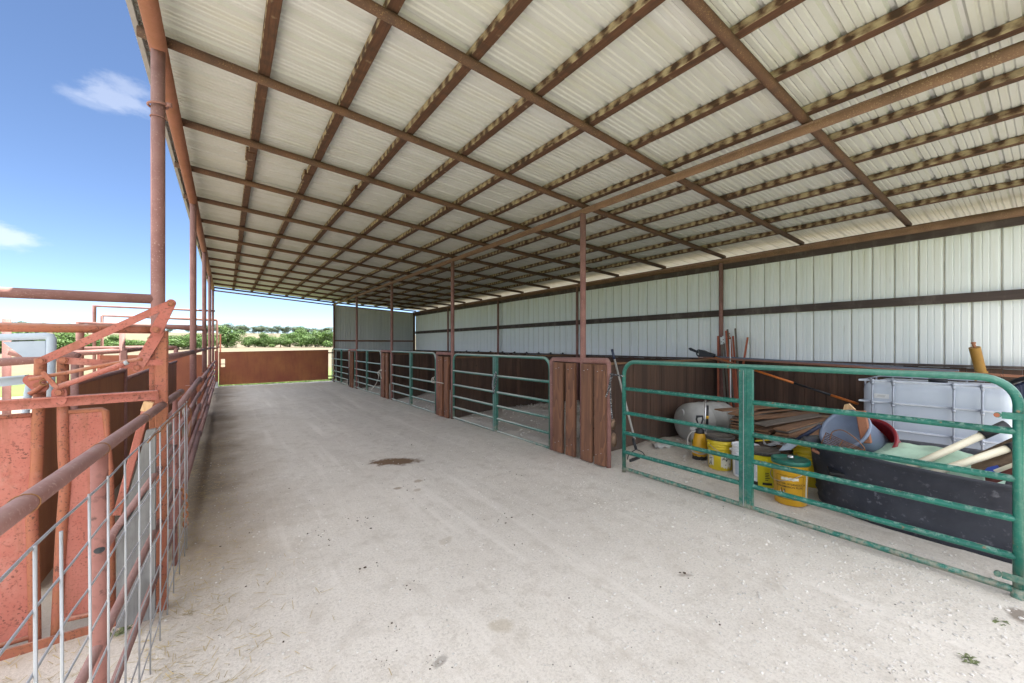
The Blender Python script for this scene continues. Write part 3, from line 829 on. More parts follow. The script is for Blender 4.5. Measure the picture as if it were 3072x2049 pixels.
b = MB(); b.beam((xa, yg + .03, zt_(xa) - .01), (xb_, yg + .03, zt_(xb_) - .01), .04, .04); b.beam((xb_ - .02, yg + .03, zb2(xb_)), (xb_ - .02, yg + .03, zt_(xb_) - .04), .045, .045); b.beam((xa + .02, yg + .03, zb2(xa)), (xa + .02, yg + .03, zt_(xa) - .04), .045, .045)
b.build('frame', M['rafter'], t)
b = MB(); b.tube([(hx[0], yg - .01, (hz[0] * .62 + hz[1] * .38)), (hx[1], yg - .01, (hz[0] * .62 + hz[1] * .38))], .012, 8); b.build('latch_bar', M['black'], t)
for z in (zt_(xb_) - .12, .15, .02):
    b = MB(); b.beam((xb_ - .005, yg + .0, z), (XM - .026, yg - .01, z), .03, .05); b.build('hinge_strap', M['rafter'], t)
# latch post with a pale painted face
t = thing('gate_post', 'pinkish post with white foot at the latch side of the rusty sheet gate', 'post', (xa - .1, yg, -.1))
b = MB(); b.beam((xa - .075, yg, .12), (xa - .075, yg, z1a + .05), .07, .11); b.build('post', M['pink'], t)
b = MB(); b.beam((xa - .075, yg, -.35), (xa - .075, yg, .12), .072, .112); b.build('foot', M['white'], t)
b = MB(); b.tube([(xa - .15, yg - .03, 1.34), (xa + .02, yg - .03, 1.41)], .03, 10); b.build('arm', M['pipe'], t)

# ------------------------------------------------------------------ pipe fence along the eave line
fl = ['bay of brown pipe fence nearest the camera behind the wire mesh panel', 'second bay of brown pipe fence along the alley', 'third bay of brown pipe fence along the alley', 'farthest bay of brown pipe fence beside the sheet gate']
for k in range(4):
    y1, y2 = Y0 + 3 * k * S + .04, Y0 + 3 * (k + 1) * S - .04
    bz = drop((y1 + y2) / 2)
    t = thing('pipe_fence', fl[k], 'fence', (XE - .035, (y1 + y2) / 2, bz), 'pipe fence bays between the eave posts')
    b = MB(); b.tube([(XE - .035, y1, 1.385), (XE - .035, y2, 1.385)], .030, 12); b.build('rail', M['pipe'], t)
    xo = XE + .035
    for j, (z, r) in enumerate(((.985, .029), (.80, .021), (.61, .026), (.42, .021), (.22, .029))):
        b = MB(); b.tube([(xo, y1 - .1 if k else y1 - .05, bz + z + R.uniform(-.02, .02)), (xo, y2 + .06, bz + z + R.uniform(-.02, .02))], r, 12); b.build('rail', M['pipe'], t)
    for f in (.36, .70):
        b = MB(); yy = y1 + (y2 - y1) * f; b.beam((xo - .06, yy, bz - .2), (xo - .06, yy, bz + 1.0), .06, .05); b.build('stay', M['pinkrust'], t)
# overhead cross pipes from the eave posts over the chute
def cross(label, y, z, xl, r, slope=.0, elbow=None, m='pipe'):
    b = MB(); pts = [(XE - .05, y, z)]
    pts.append((xl, y + slope, z))
    b.tube(pts, r, 12); 
    if elbow: b.tube([(xl, y + slope, z + r * .8), (xl, y + slope, elbow)], r, 12)
    return tag(b.build('cross_pipe', M[m]), label, 'pipe', None)
a = P(0, 897, Y=Y0 + .1)
cross('thick brown pipe running level from the first eave post over the head gate', Y0, 1.80, -3.3, .032, .25, -.1)
def pipeframe(label, pts, r, name='overhead_pipe', m='pipe', cat='overhead pipe'):
    b = MB(); b.tube(pts, r, 10); return tag(b.build(name, M[m]), label, cat)
y6 = Y0 + 6 * S - .15
pipeframe('brown pipe frame with a square corner behind the second eave post', [P(616, 1075, Y=y6) + Vector((0, 0, -1.2)), P(614, 990, Y=y6), P(611, 985, Y=y6), P(400, 975, Y=y6 + .05), P(240, 968, Y=y6 + .1), P(240, 968, Y=y6 + .1) + Vector((0, 0, -2.1))], .038)
yN = YEND - .1
pipeframe('thin overhead pipe reaching from the farthest eave post to a pole on the left', [P(645, 933, Y=yN), P(524, 928, Y=yN), P(283, 918, Y=yN), P(283, 918, Y=yN) + Vector((0, 0, -3.1))], .035)
yF = 24.0
pipeframe('tall thin goal shaped pipe gateway far behind the pens', [P(652, 962, Y=yF) + Vector((0, 0, -3.0)), P(651, 962, Y=yF), P(649, 960, Y=yF), P(308, 947, Y=yF), P(306, 949, Y=yF), P(306, 949, Y=yF) + Vector((0, 0, -3.1))], .045)
yS = 22.5
b = MB(); b.beam((P(661, 1000, Y=yS).x, yS, -.2), (P(661, 1000, Y=yS).x, yS, P(661, 1003, Y=yS).z), .18, .06); tag(b.build('flat_post', M['pink']), 'flat faded pink steel post just beyond the sheet gate', 'post')

# ------------------------------------------------------------------ wire mesh panel in the left foreground
pa, pb = Vector((-.375, .40, 0)), Vector((-.2565, 3.77, 0))
pdir = (pb - pa).normalized(); pn = Vector((pdir.y, -pdir.x, 0))     # towards the alley
PH = P(311, 1367, Y=1.86).z
def on(px):
    """distance along the mesh panel seen at a photo column"""
    u = (px - 1536) / FPX; r = Vector((sy + u * cy, cy - u * sy))
    # solve pa + t pdir = s r
    det = pdir.x * (-r.y) - pdir.y * (-r.x)
    return ((-pa.x) * (-r.y) - (-pa.y) * (-r.x)) / det
def onz(px, py):
    t_ = on(px); q = pa + pdir * t_; u = (px - 1536) / FPX
    dd = q.x * sy + q.y * cy; return t_, H + (1034.2 - py) / FPX * dd
t = thing('mesh_panel', 'rusty pipe panel covered with galvanised wire mesh in the left foreground', 'fence panel', (pa.x, 2.0, 0))
Lp = on(543)
zz = [onz(100, 1500)[1], onz(540, 1178)[1]]
def pp(tt, z, off=0): q = pa + pdir * tt + pn * off; return (q.x, q.y, z)
zend = onz(541, 1172)[1] - .01
znear = onz(0, 1565)[1]; tn = on(0)
def ztop(tt): return znear + (zend - znear) * (tt - tn) / (Lp - tn)
b = MB(); b.tube([pp(-.4, ztop(-.4)), pp(tn, znear), pp(Lp, zend)], .0205, 14); b.build('top_rail', M['pipe'], t)
tpost = on(311)
b = MB(); b.tube([pp(tpost, -.3, -.01), pp(tpost, ztop(tpost) - .01, -.01)], .021, 14); po = b.build('post', M['pinkbrown'], t)
b = MB(); q = onz(312, 1640); cpt = Vector(pp(tpost, q[1], -.01)); dv = (Vector((0, 0, H)) - cpt); dv.z = 0; dv.normalize(); sdv = Vector((-dv.y, dv.x, 0))
ring = [cpt + dv * .0222 * math.sqrt(max(0, 1 - (.62 * math.cos(a)) ** 2)) + sdv * .0135 * math.cos(a) + Vector((0, 0, .010 * math.sin(a))) for a in [2 * math.pi * k / 14 for k in range(14)]]
b.add(ring + [cpt + dv * .0222], [(k, (k + 1) % 14, 14) for k in range(14)]); b.build('hole', M['black'], po)
tend = on(532)
b = MB(); b.tube([pp(tend, -.2, -.012), pp(tend, ztop(tend) - .01, -.012)], .014, 12); b.build('end_post', M['pinkbrown'], t)
for k, (pxn, pyn, pxf, pyf) in enumerate(((350, 1585, 520, 1365), (340, 1865, 528, 1480), (378, 1940, 528, 1620), (440, 2040, 528, 1750), (220, 2049, 345, 1880))):
    a_ = onz(pxn, pyn); c_ = onz(pxf, pyf)
    sl_ = (c_[1] - a_[1]) / (c_[0] - a_[0]) if k != 4 else 0
    if k == 4: continue
    zc_ = (a_[1] + c_[1]) / 2
    b = MB(); b.tube([pp(tpost if k == 0 else -.4, zc_, -.012), pp(tend, zc_, -.012)], .0145, 12); rl = b.build('rail', M['pipe'], t)
    if k == 0:       # rusted-through stretch
        bb = MB()
        for (sx_, ex_, w_) in ((345, 372, .004), (372, 400, .006), (415, 440, .005)):
            s0 = on(sx_); s1 = on(ex_); pts = []
            for q in range(9):
                f = q / 8; pts.append(Vector(pp(s0 + (s1 - s0) * f, zc_ + .001 + w_ * math.sin(math.pi * f) * (1 + .5 * math.sin(f * 23)), .0035)))
            for q in range(9):
                f = 1 - q / 8; pts.append(Vector(pp(s0 + (s1 - s0) * f, zc_ - .001 - w_ * .8 * math.sin(math.pi * f) * (1 + .5 * math.cos(f * 19)), .0035)))
            bb.add(pts, [tuple(range(len(pts)))])
        bb.build('rust_hole', M['black'], rl)
# wires
wm = MB()
hw = [(0, 1620, 250, 1434), (0, 1822, 335, 1462), (0, 2000, 425, 1385), (135, 2049, 470, 1390), (240, 2049, 525, 1480), (300, 2049, 530, 1565), (420, 2049, 530, 1660), (480, 2049, 528, 1740)]
zs_h = [onz(130, 1525)[1], onz(180, 1640)[1], onz(230, 1670)[1], onz(300, 1785)[1], onz(420, 1655)[1], onz(440, 1750)[1], .30, .16, .04]
zs_h = [ztop(1.5) - .085, ztop(1.5) - .215, ztop(1.5) - .34, ztop(1.5) - .47, ztop(1.5) - .62, ztop(1.5) - .78, ztop(1.5) - .96, .09]
for k, z in enumerate(zs_h):
    pts = [pp(-.4 + (Lp + .38) * q / 30, z + .012 * mnoise.noise(Vector((q * .33, k * 3.1, 0))) + (zend - znear) * (q / 30 - .5) * .9, .024 + .003 * mnoise.noise(Vector((q * .3, k, 5)))) for q in range(31)]
    wm.tube(pts, .0030 if k else .0034, 6)
vpx = [45, 98, 128, 222, 285, 341, 388, 425, 457, 481, 502, 520, 537, 543]
vt = []; 
for px in (128, 222, 285, 341, 388, 425, 457, 481, 502, 521, 538, 545): vt.append(on(px))
for k, tt in enumerate(vt + [on(40)]):
    zt2 = ztop(tt) - (.075 if k else .10); j = R.uniform(-.006, .006)
    wm.tube([pp(tt, .0, .029), pp(tt + j, zt2 * .5, .031), pp(tt, zt2, .029)], .0034, 6)
wm.build('wire_mesh', M['galv'], t)
b = MB()
for k in range(4):
    b = MB(); tt = on((70, 300, 430, 530)[k]); z = ztop(tt)
    b.tube([Vector(pp(tt + .01 * math.sin(a), z + .022 * math.cos(a), .022 * math.sin(a))) for a in [2 * math.pi * q / 14 for q in range(14)]], .0014, 5, closed=True); b.build('tie_ring', M['rustwire'], t); continue
    b.tube([pp(tt, z - .05, .036), pp(tt + .015, z - .065, .044), pp(tt + .03, z - .05, .042)], .0014, 5); b.build('tie_end', M['rustwire'], t)
b = MB()
b.tube(bez([pp(on(400) + q * (Lp - on(400)) / 10, ztop(2.6) - .075 + .006 * math.sin(q * 2.1), .045) for q in range(11)], 3), .0035, 6)
b.build('edge_wire', M['rustwire'], t)
for q in range(4):
    b = MB(); b.tube(bez([pp(Lp - .02, ztop(Lp) - .1, .04), pp(Lp + .05 + .01 * q, ztop(Lp) - .16, .05), pp(Lp + .04, ztop(Lp) - .26 - .01 * q, .05), pp(Lp - .01, ztop(Lp) - .33, .04), pp(Lp - .03, ztop(Lp) - .2, .04)], 6), .0017, 5); b.build('tie_wire', M['rustwire'], t)
cxp = [P(548, 1462, Y=3.72), P(553, 1485, Y=3.72), P(557, 1530, Y=3.73), P(556, 1585, Y=3.74)]
hang_chain('rusty chain hanging from the end of the wire mesh panel', 'chain', cxp, M['chain_rust'], .030, .0058)
# grey board standing behind the mesh panel
b = MB(); YB = 2.80
b.plate([P(350, 1880, Y=YB), P(352, 1600, Y=YB), P(412, 1400, Y=YB), P(440, 1290, Y=YB), P(468, 1285, Y=YB), P(466, 1850, Y=YB)], .035)
tag(b.build('grey_board', M['greyplank']), 'weathered grey board standing behind the wire mesh panel', 'board')

# ------------------------------------------------------------------ cattle head gate
YH = 2.96
def h(px, py, dy=0.0): return P(px, py, Y=YH + dy)
t = thing('head_gate', 'red oxide cattle head gate with pivoting arms and two curved neck bars', 'head gate', (-.75, YH, 0))
b = MB()
pz = P(480, 1000, Y=YH).z
b.beam((h(485, 1400).x, YH, -.05), (h(485, 1400).x, YH, P(485, 992, Y=YH).z), .055, .05, up=(0, 1, 0), bev=.006)
b.beam((h(466, 1400).x, YH - .005, -.05), (h(466, 1400).x, YH - .005, P(470, 1012, Y=YH).z), .05, .012, up=(0, 1, 0), bev=.002)
b.build('frame_post', M['pinkrust'], t)
b = MB(); b.tube([h(-160, 974), h(0, 981), h(478, 989)], .0225, 12); b.build('top_beam', M['pinkrust'], t)
zl = h(478, 1183).z
xl0, xl1 = h(-160, 1230).x, h(478, 1183).x
b = MB(); b.beam((xl0, YH - .03, zl - .012), (xl1, YH - .03, zl), .006, .052, up=(0, 0, 1)); b.beam((xl0, YH - .055, zl + .013), (xl1, YH - .055, zl + .025), .05, .006, up=(0, 0, 1)); b.build('cross_angle', M['pink'], t)
def bar(pts, r, name, m, n=12, dy=0.0, tp=t):
    b = MB(); b.tube(bez([h(*p, dy) for p in pts], 6), r, n); return b.build(name, M[m], tp)
nb1 = bar([(122, 1075), (119, 1180), (113, 1280), (110, 1400), (104, 1470), (96, 1540), (99, 1640), (103, 1800), (105, 1935)], .0225, 'neck_bar', 'pinkrust', dy=.03)
nb2 = bar([(189, 1075), (189, 1250), (192, 1380), (197, 1440), (192, 1510), (184, 1620), (177, 1760), (170, 1912)], .0225, 'neck_bar', 'pinkrust', dy=.03)
# sheet panels with rolled edges
b = MB(); b.plate([h(-190, 1262, .03), h(98, 1246, .03), h(100, 1460, .03), h(84, 1560, .03), h(92, 1912, .03), h(-190, 1990, .03)], .008); p1 = b.build('side_panel', M['pink'], t)
b = MB(); b.tube([h(-190, 1262, .025), h(96, 1245, .025)], .012, 10); b.tube([h(-190, 1990, .025), h(94, 1910, .025)], .012, 10); b.build('rolled_edge', M['pinkrust'], p1)
b = MB(); b.plate([h(200, 1232, .03), h(318, 1226, .03), h(333, 1410, .03), h(338, 1835, .03), h(184, 1862, .03), h(196, 1560, .03), h(208, 1440, .03)], .008); p2 = b.build('side_panel', M['pink'], t)
b = MB(); b.tube([h(205, 1236, .025), h(306, 1228, .025), h(317, 1234, .025), h(322, 1300, .025), h(333, 1410, .025), h(340, 1835, .025)], .012, 10); b.tube([h(184, 1862, .02), h(340, 1828, .02)], .012, 10); b.build('rolled_edge', M['pinkrust'], p2)
# pivoting flat arms
def flat(name, a, c, w, dy, m='pink', wt=None, th=.010):
    b = MB(); A = h(*a, dy); B = h(*c, dy); d = (B - A).normalized(); nn = Vector((-d.z, 0, d.x)); w2 = wt or w
    pts = []
    for k in range(9):
        an = math.pi / 2 + math.pi * k / 8; pts.append(A + d * w / 2 * math.cos(an) + nn * w / 2 * math.sin(an))
    for k in range(9):
        an = -math.pi / 2 + math.pi * k / 8; pts.append(B + d * w2 / 2 * math.cos(an) + nn * w2 / 2 * math.sin(an))
    b.plate(pts, th); return b.build(name, M[m], t)
def bolt(px, py, dy, r=.012):
    b = MB(); q = h(px, py, dy)
    b.tube([q + Vector((0, .012, 0)), q + Vector((0, -.006, 0))], r * 1.35, 14); b.tube([q + Vector((0, -.004, 0)), q + Vector((0, -.016, 0))], r, 6)
    b.build('bolt', M['pinkrust'], t)
flat('linkage_arm', (124, 1083), (513, 910), .036, -.045)
flat('linkage_arm', (514, 909), (470, 990), .042, -.058, wt=.055)
flat('linkage_arm', (474, 1000), (412, 1104), .052, -.035, wt=.046)
flat('linkage_arm', (191, 1081), (420, 1098), .034, -.03)
flat('linkage_arm', (330, 1094), (478, 1087), .032, -.022)
for p_ in ((122, 1083, -.055), (191, 1081, -.04), (512, 910, -.065), (468, 989, -.07), (412, 1103, -.042), (114, 1156, -.012), (178, 1177, -.075)): bolt(*p_)
flat('pivot_plate', (92, 1140), (120, 1160), .05, -.006, wt=.06)
flat('pivot_plate', (178, 1176), (178, 1200), .052, -.064, wt=.052)
bar([(86, 1138), (200, 1118), (300, 1098), (427, 1076)], .0095, 'handle_rod', 'pinkrust', 10, -.075)
bar([(174, 1161), (250, 1135), (372, 1091)], .0135, 'handle_rod', 'pink', 10, -.08)
b = MB(); b.tube([h(368, 1093, -.08), h(384, 1086, -.08)], .012, 10); b.build('bright_sleeve', M['galv'], t)
flat('small_link', (131, 1120), (168, 1161), .018, -.09, m='pinkrust')
bar([(88, 1183), (112, 1168), (134, 1150)], .011, 'spring_pin', 'pinkrust', 8, -.02)
b = MB(); q = h(135, 1147, -.03)
b.tube([q + Vector((.014 * math.cos(a), -.01 * math.sin(a * .5), .014 * math.sin(a))) for a in [2 * math.pi * k / 12 for k in range(12)]], .004, 6, closed=True); b.build('ring', M['rustwire'], t)
b = MB(); A, B = h(442, 1213, -.10), h(352, 1545, -.02)
b.beam(A, B, .034, .02, up=(0, 1, 0), bev=.003); b.build('lever_bar', M['pink'], t)
b = MB(); b.beam(A + Vector((.006, .0, .012)), A + (B - A) * .06, .04, .026, up=(0, 1, 0)); b.build('lever_tip', M['newwood'], t)
b = MB(); x0_, x1_ = h(-200, 1990).x, h(476, 1815).x
b.beam((x0_, YH - .03, .012), (x1_, YH - .03, .012), .012, .06); b.beam((x0_, YH + .01, -.012), (x1_, YH + .01, -.012), .08, .01); b.build('floor_channel', M['pinkrust'], t)

# chute side sheets behind the head gate
XC = -.934
def chute(label, pts, m='rustdark', cap=True):
    t = thing('chute_wall', label, 'steel sheet', (pts[0][0], pts[0][1], 0), 'steel sheet walls of the cattle chute')
    b = MB(); (xa_, y1, za), (xb2, y2, zb3) = pts
    b.plate([(xa_, y1, .0), (xb2, y2, -.05), (xb2, y2, zb3), (xa_, y1, za)], .006); b.build('sheet', M[m], t)
    if cap:
        b = MB(); b.tube([(xa_, y1, za), (xb2, y2, zb3)], .022, 10); b.build('top_pipe', M['pipe'], t)
    return t
y1c = yat(372, XC); y2c = yat(457, XC)
chute('brown steel sheet wall of the chute nearest the head gate', [(XC, 3.62, P(258, 1140, X=XC).z), (XC, y1c - .02, P(372, 1112, X=XC).z)])
chute('middle brown steel sheet wall along the chute', [(XC, y1c + .02, P(377, 1136, X=XC).z), (XC, y2c, P(457, 1106, X=XC).z)])
chute('farthest brown steel sheet wall along the chute ending in a post', [(XC + .03, y2c + .3, 1.12), (XC + .06, yat(529, XC + .06), 1.12)])
b = MB(); yy = y1c; b.beam((XC, yy, -.1), (XC, yy, 1.42), .05, .05); tag(b.build('chute_post', M['pipe']), 'dark post between the two nearer chute sheets', 'post')
# tall rusty red sheet wall crossing the pens further back
yw = 15.4
t = thing('sheet_wall', 'bright rusty red sheet steel wall across the back of the pens', 'steel sheet', (-2.5, yw, 0))
b = MB(); b.plate([(P(296, 1070, Y=yw).x, yw, -.1), (XE - .12, yw, -.1), (XE - .12, yw, P(600, 1064, Y=yw).z), (P(296, 1066, Y=yw).x, yw, P(296, 1066, Y=yw).z)], .01); b.build('sheet', M['rustred'], t)
b = MB(); b.beam((P(296, 1070, Y=yw).x, yw, -.1), (P(296, 1070, Y=yw).x, yw, P(296, 1062, Y=yw).z), .05, .05); b.build('end_post', M['pink'], t)

# blue grey steel cage beside the chute
YCg = 3.45
def hc(px, py, dy=0): return P(px, py, Y=YCg + dy)
t = thing('palpation_cage', 'blue grey painted tube frame with a triangular corner plate left of the head gate', 'cage', (-1.5, YCg, 0))
b = MB(); b.tube([hc(-200, 1022), hc(0, 1012), hc(140, 1008), hc(150, 1010), hc(154, 1016), hc(152, 1100), hc(150, 1215)], .020, 14); b.tube([hc(150, 1213), hc(74, 1222, .05)], .018, 12); b.build('frame', M['bluegrey'], t)
b = MB(); b.plate([hc(8, 1026), hc(136, 1022), hc(136, 1070), hc(70, 1071)], .008); b.build('corner_plate', M['bluegrey'], t)
b = MB(); b.beam(hc(-200, 1166, -.1), hc(92, 1138, -.1), .05, .045, up=(0, 0, 1)); b.beam(hc(-200, 1156, -.1) + Vector((0, -.05, .01)), hc(92, 1130, -.1) + Vector((0, -.05, .01)), .06, .006); b.build('lower_bar', M['bluegrey'], t)
b = MB(); b.tube([hc(92, 1140, .05), hc(84, 1180, .05), hc(76, 1240, .05), hc(70, 1600, .05)], .017, 12); b.build('leg', M['bluegrey'], t)
b = MB(); b.tube([P(-260, 1105, Y=3.75), P(0, 1087, Y=3.75), P(120, 1078, Y=3.75), P(222, 1066, Y=3.75), P(236, 1072, Y=3.75)], .025, 12); b.tube([P(224, 1066, Y=3.75), P(222, 1720, Y=3.75)], .019, 12)
tag(b.build('chute_rail', M['pipe']), 'thick brown rail with a bent down end beside the blue grey cage', 'rail')

# pens further left: posts and rails
def pen_post(px, ytop, r, y, label):
    b = MB(); q = P(px, ytop, Y=y); b.tube([(q.x, y, -.2), (q.x, y, q.z)], r, 12); tag(b.build('pen_post', M['pipe']), label, 'post', 'posts in the cattle pens')
pen_post(20, 957, .036, 7.2, 'thick brown pen post at the left edge behind the head gate')
pen_post(367, 994, .031, 7.5, 'brown pen post standing between the head gate arms')
def pen_rail(px0, py0, px1, py1, y, r, label, y2=None):
    b = MB(); b.tube([P(px0, py0, Y=y), P(px1, py1, Y=y2 or y)], r, 10); tag(b.build('pen_rail', M['pipe']), label, 'rail', 'rails in the cattle pens')
pen_rail(190, 1062, 362, 1052, 7.5, .036, 'long brown pen rail meeting the middle pen post from the left')
pen_rail(372, 1052, 430, 1045, 7.6, .036, 'short brown pen rail right of the middle pen post', 9.5)
pen_rail(225, 1046, 432, 1042, 12.0, .040, 'upper brown pen rail far behind the head gate')
pen_rail(480, 1041, 531, 1043, 12.5, .045, 'short brown pen rail ending in a stub post')
pen_rail(528, 1043, 528, 1075, 12.5, .045, 'stub post at the end of the short pen rail')
pen_rail(30, 1055, 130, 1080, 6.0, .035, 'sloping brown rail behind the blue grey corner plate')
# low wire fence out at the left
t = thing('wire_fence', 'low hog wire fence in the grass far left behind the pens', 'fence', (-6, 9.0, 0))
b = MB()
for k in range(6):
    z = .2 + k * .17; b.tube([(-18, 9.6, z), (-3.8, 8.6, z)], .006, 5)
for k in range(60): b.tube([(-18 + k * .24, 9.6 - k * .0169, .15), (-18 + k * .24, 9.6 - k * .0169, 1.06)], .004, 4)
b.build('wire', M['galv'], t)
for k in range(5):
    b = MB(); x = -17.9 + k * 3.5; b.tube([(x, 9.6 - (x + 18) * .0704, -.1), (x, 9.6 - (x + 18) * .0704, 1.25)], .03, 8); b.build('post', M['pipe'], t)

# ------------------------------------------------------------------ stored things in the near stall
M['yellow'] = plain('yellow_bucket_plastic', (.62, .47, .02), .42, .18, 7)
M['amber'] = plain('amber_bucket_plastic', (.66, .36, .015), .4, .2, 6)
M['yellowblack'] = plain('bright_yellow_label', (.68, .60, .02), .45, .1)
M['lidgreen'] = plain('dark_green_lid', (.012, .13, .095), .4, .3, 20)
M['lidblack'] = speckled('dusty_black_lid', (.03, .028, .026), (.05, .045, .04), (.3, .27, .23), fl=.62, rough=.6, dust=(.16, .14, .12))
M['label'] = plain('pale_label', (.62, .60, .50), .7, .2, 14)
M['ink'] = plain('black_print', (.02, .02, .02), .7, .1)
M['navy'] = plain('navy_plastic', (.018, .026, .06), .45, .3)
M['tank'] = speckled('black_rubber', (.019, .022, .034), (.036, .040, .056), (.11, .115, .14), fl=.60, rough=.5, dust=(.085, .09, .105), fsc=22)
M['tub'] = plain('bluegrey_tub_plastic', (.24, .29, .40), .4, .2, 5)
M['redtub'] = plain('dark_red_plastic', (.26, .022, .03), .42, .25, 6)
M['cloth'] = plain('pale_green_cloth', (.38, .54, .42), .95, .25, 5, bump=.4)
M['pvc'] = plain('cream_plastic_pipe', (.76, .70, .54), .38, .08, 4, bump=0)
M['ibc'] = plain('milky_tank_plastic', (.54, .59, .68), .45, .06, 2, bump=0)
M['cage'] = plain('galvanised_cage', (.36, .39, .46), .4, .15, 12, metal=.3)
M['drum'] = plain('dusty_white_drum', (.40, .40, .39), .65, .25, 3)
M['crate'] = plain('green_crate_plastic', (.012, .16, .085), .45, .25, 9)
M['ochre'] = speckled('ochre_canister_paint', (.28, .14, .02), (.34, .18, .03), (.13, .06, .025), fl=.6, rough=.55, fsc=50)
M['orange'] = plain('orange_pole', (.62, .17, .03), .4, .15, 20)
M['grey'] = plain('grey_pole', (.40, .39, .37), .5, .15, 20)
M['blue'] = plain('blue_plastic', (.03, .07, .36), .45, .2)
M['redbrown'] = plain('dull_red_board', (.18, .055, .045), .8, .3, 6)
M['tpost'] = speckled('tpost_red_paint', (.36, .095, .055), (.42, .13, .07), (.16, .06, .04), fl=.58, rough=.8)
M['tpostgrey'] = speckled('tpost_old_grey', (.13, .115, .10), (.20, .17, .145), (.28, .12, .07), fl=.6, rough=.85)
M['rodrust'] = speckled('rusty_rod', (.30, .12, .065), (.38, .17, .10), (.18, .07, .04), fl=.6, rough=.85)
M['stud'] = plain('grey_steel_stud', (.17, .20, .25), .45, .2, 20, metal=.4)
M['log'] = plain('log_bark', (.17, .115, .08), .95, .4, 12, bump=.6)
M['logend'] = plain('cut_log_end', (.34, .22, .145), .9, .3, 18)
M['grit'] = plain('grey_grit', (.27, .25, .23), .95, .4, 5)
M['clear'] = plain('cloudy_clear_plastic', (.5, .5, .48), .25, .15)
M['greenpr'] = plain('green_print', (.02, .20, .06), .5, .2)

def gp(px, py): return P(px, py, Z=0)

def cyl_patch(c, r0, r1, z0, z1, a0, a1, name, m, parent, n=14, off=.002, rag=0.0):
    """a printed label wrapped on a round tapering side"""
    b = MB(); vs = []
    for k in range(n + 1):
        a = a0 + (a1 - a0) * k / n
        for f in (0, 1):
            z = z0 + (z1 - z0) * f + (R.uniform(-rag, rag))
            r = r0 + (r1 - r0) * z + off
            vs.append((c.x + r * math.cos(a), c.y + r * math.sin(a), c.z + z))
    b.add(vs, [(2 * k, 2 * k + 2, 2 * k + 3, 2 * k + 1) for k in range(n)], True)
    return b.build(name, m, parent)

def cyl_text(txt, c, r0, r1, z, size, a_mid, name, m, parent, off=.0035, align='CENTER', slope=0.0):
    cu = bpy.data.curves.new('t', 'FONT'); cu.body = txt; cu.size = size; cu.align_x = align; cu.resolution_u = 3; cu.offset = size * .012
    o = bpy.data.objects.new('t', cu); C.objects.link(o)
    dg = bpy.context.evaluated_depsgraph_get(); me = bpy.data.meshes.new_from_object(o.evaluated_get(dg))
    bpy.data.objects.remove(o); bpy.data.curves.remove(cu)
    o3 = parent_loc(parent)
    for v in me.vertices:
        r = r0 + (r1 - r0) * (z + v.co.y) + off
        a = a_mid + v.co.x / r
        v.co = Vector((c.x + r * math.cos(a), c.y + r * math.sin(a), c.z + z + v.co.y + slope * v.co.x)) - o3
    me.materials.clear(); me.materials.append(m)
    q = bpy.data.objects.new(name, me); C.objects.link(q); q.parent = parent
    return q

def facing(c): return math.atan2(-c.y, -c.x)

def bucket(label, c, r0, rt, hgt, m, lid=None, ribs=True, name='bucket', handle=True, open_top=False, lid_rim=None, group=None, hang=0.9):
    """tapered pail; c is the centre of its base"""
    t = thing(name, label, 'bucket', c, group)
    pr = [(0, .012), (r0 - .012, .012), (r0 - .006, 0), (r0, .006)]
    k = (rt - r0) / hgt
    def rr(z): return r0 + k * z
    if ribs:
        pr += [(rr(hgt * .60), hgt * .60)]
        for f in (.68, .76, .84):
            pr += [(rr(hgt * f) - .001, hgt * f - .010), (rr(hgt * f) + .008, hgt * f - .006), (rr(hgt * f) + .008, hgt * f + .002), (rr(hgt * f) - .001, hgt * f + .006)]
    pr += [(rr(hgt) - .001, hgt - .02), (rr(hgt) + .006, hgt - .014), (rr(hgt) + .007, hgt), (rr(hgt) - .004, hgt)]
    if open_top: pr += [(rr(hgt) - .006, hgt - .02), (rr(hgt * .2) - .008, hgt * .2), (0, hgt * .18)]
    b = MB(); b.lathe(pr, c, 36); b.build('pail', m, t)
    if lid:
        b = MB(); R_ = rr(hgt) + .008
        b.lathe([(R_ - .004, hgt - .030), (R_ + .004, hgt - .028), (R_ + .006, hgt + .004), (R_ + .001, hgt + .012), (R_ - .014, hgt + .012), (R_ - .022, hgt + .001), (0, hgt + .002)], c, 36)
        b.build('lid', lid, t)
    if handle:
        a = facing(c) + hang; ax = Vector((math.cos(a), math.sin(a), 0)); fw = Vector((-ax.y, ax.x, 0))
        if fw.dot(Vector((-c.x, -c.y, 0))) < 0: fw = -fw
        b = MB(); z0 = hgt * .80; r_ = rr(z0) + .012; pts = []
        for q in range(15):
            an = math.pi * q / 14
            pts.append(Vector(c) + ax * r_ * math.cos(an) * 1.02 + fw * (r_ + .012) * math.sin(an) * 1.0 + Vector((0, 0, z0 - .10 * math.sin(an))))
        b.tube(pts, .0028, 6)
        hb = b.build('bail', M['galv'], t)
        b = MB()
        for s in (0, 14): b.box(pts[s], (.02, .02, .022), bev=.004)
        b.build('bail_ear', m, hb)
    return t, rr

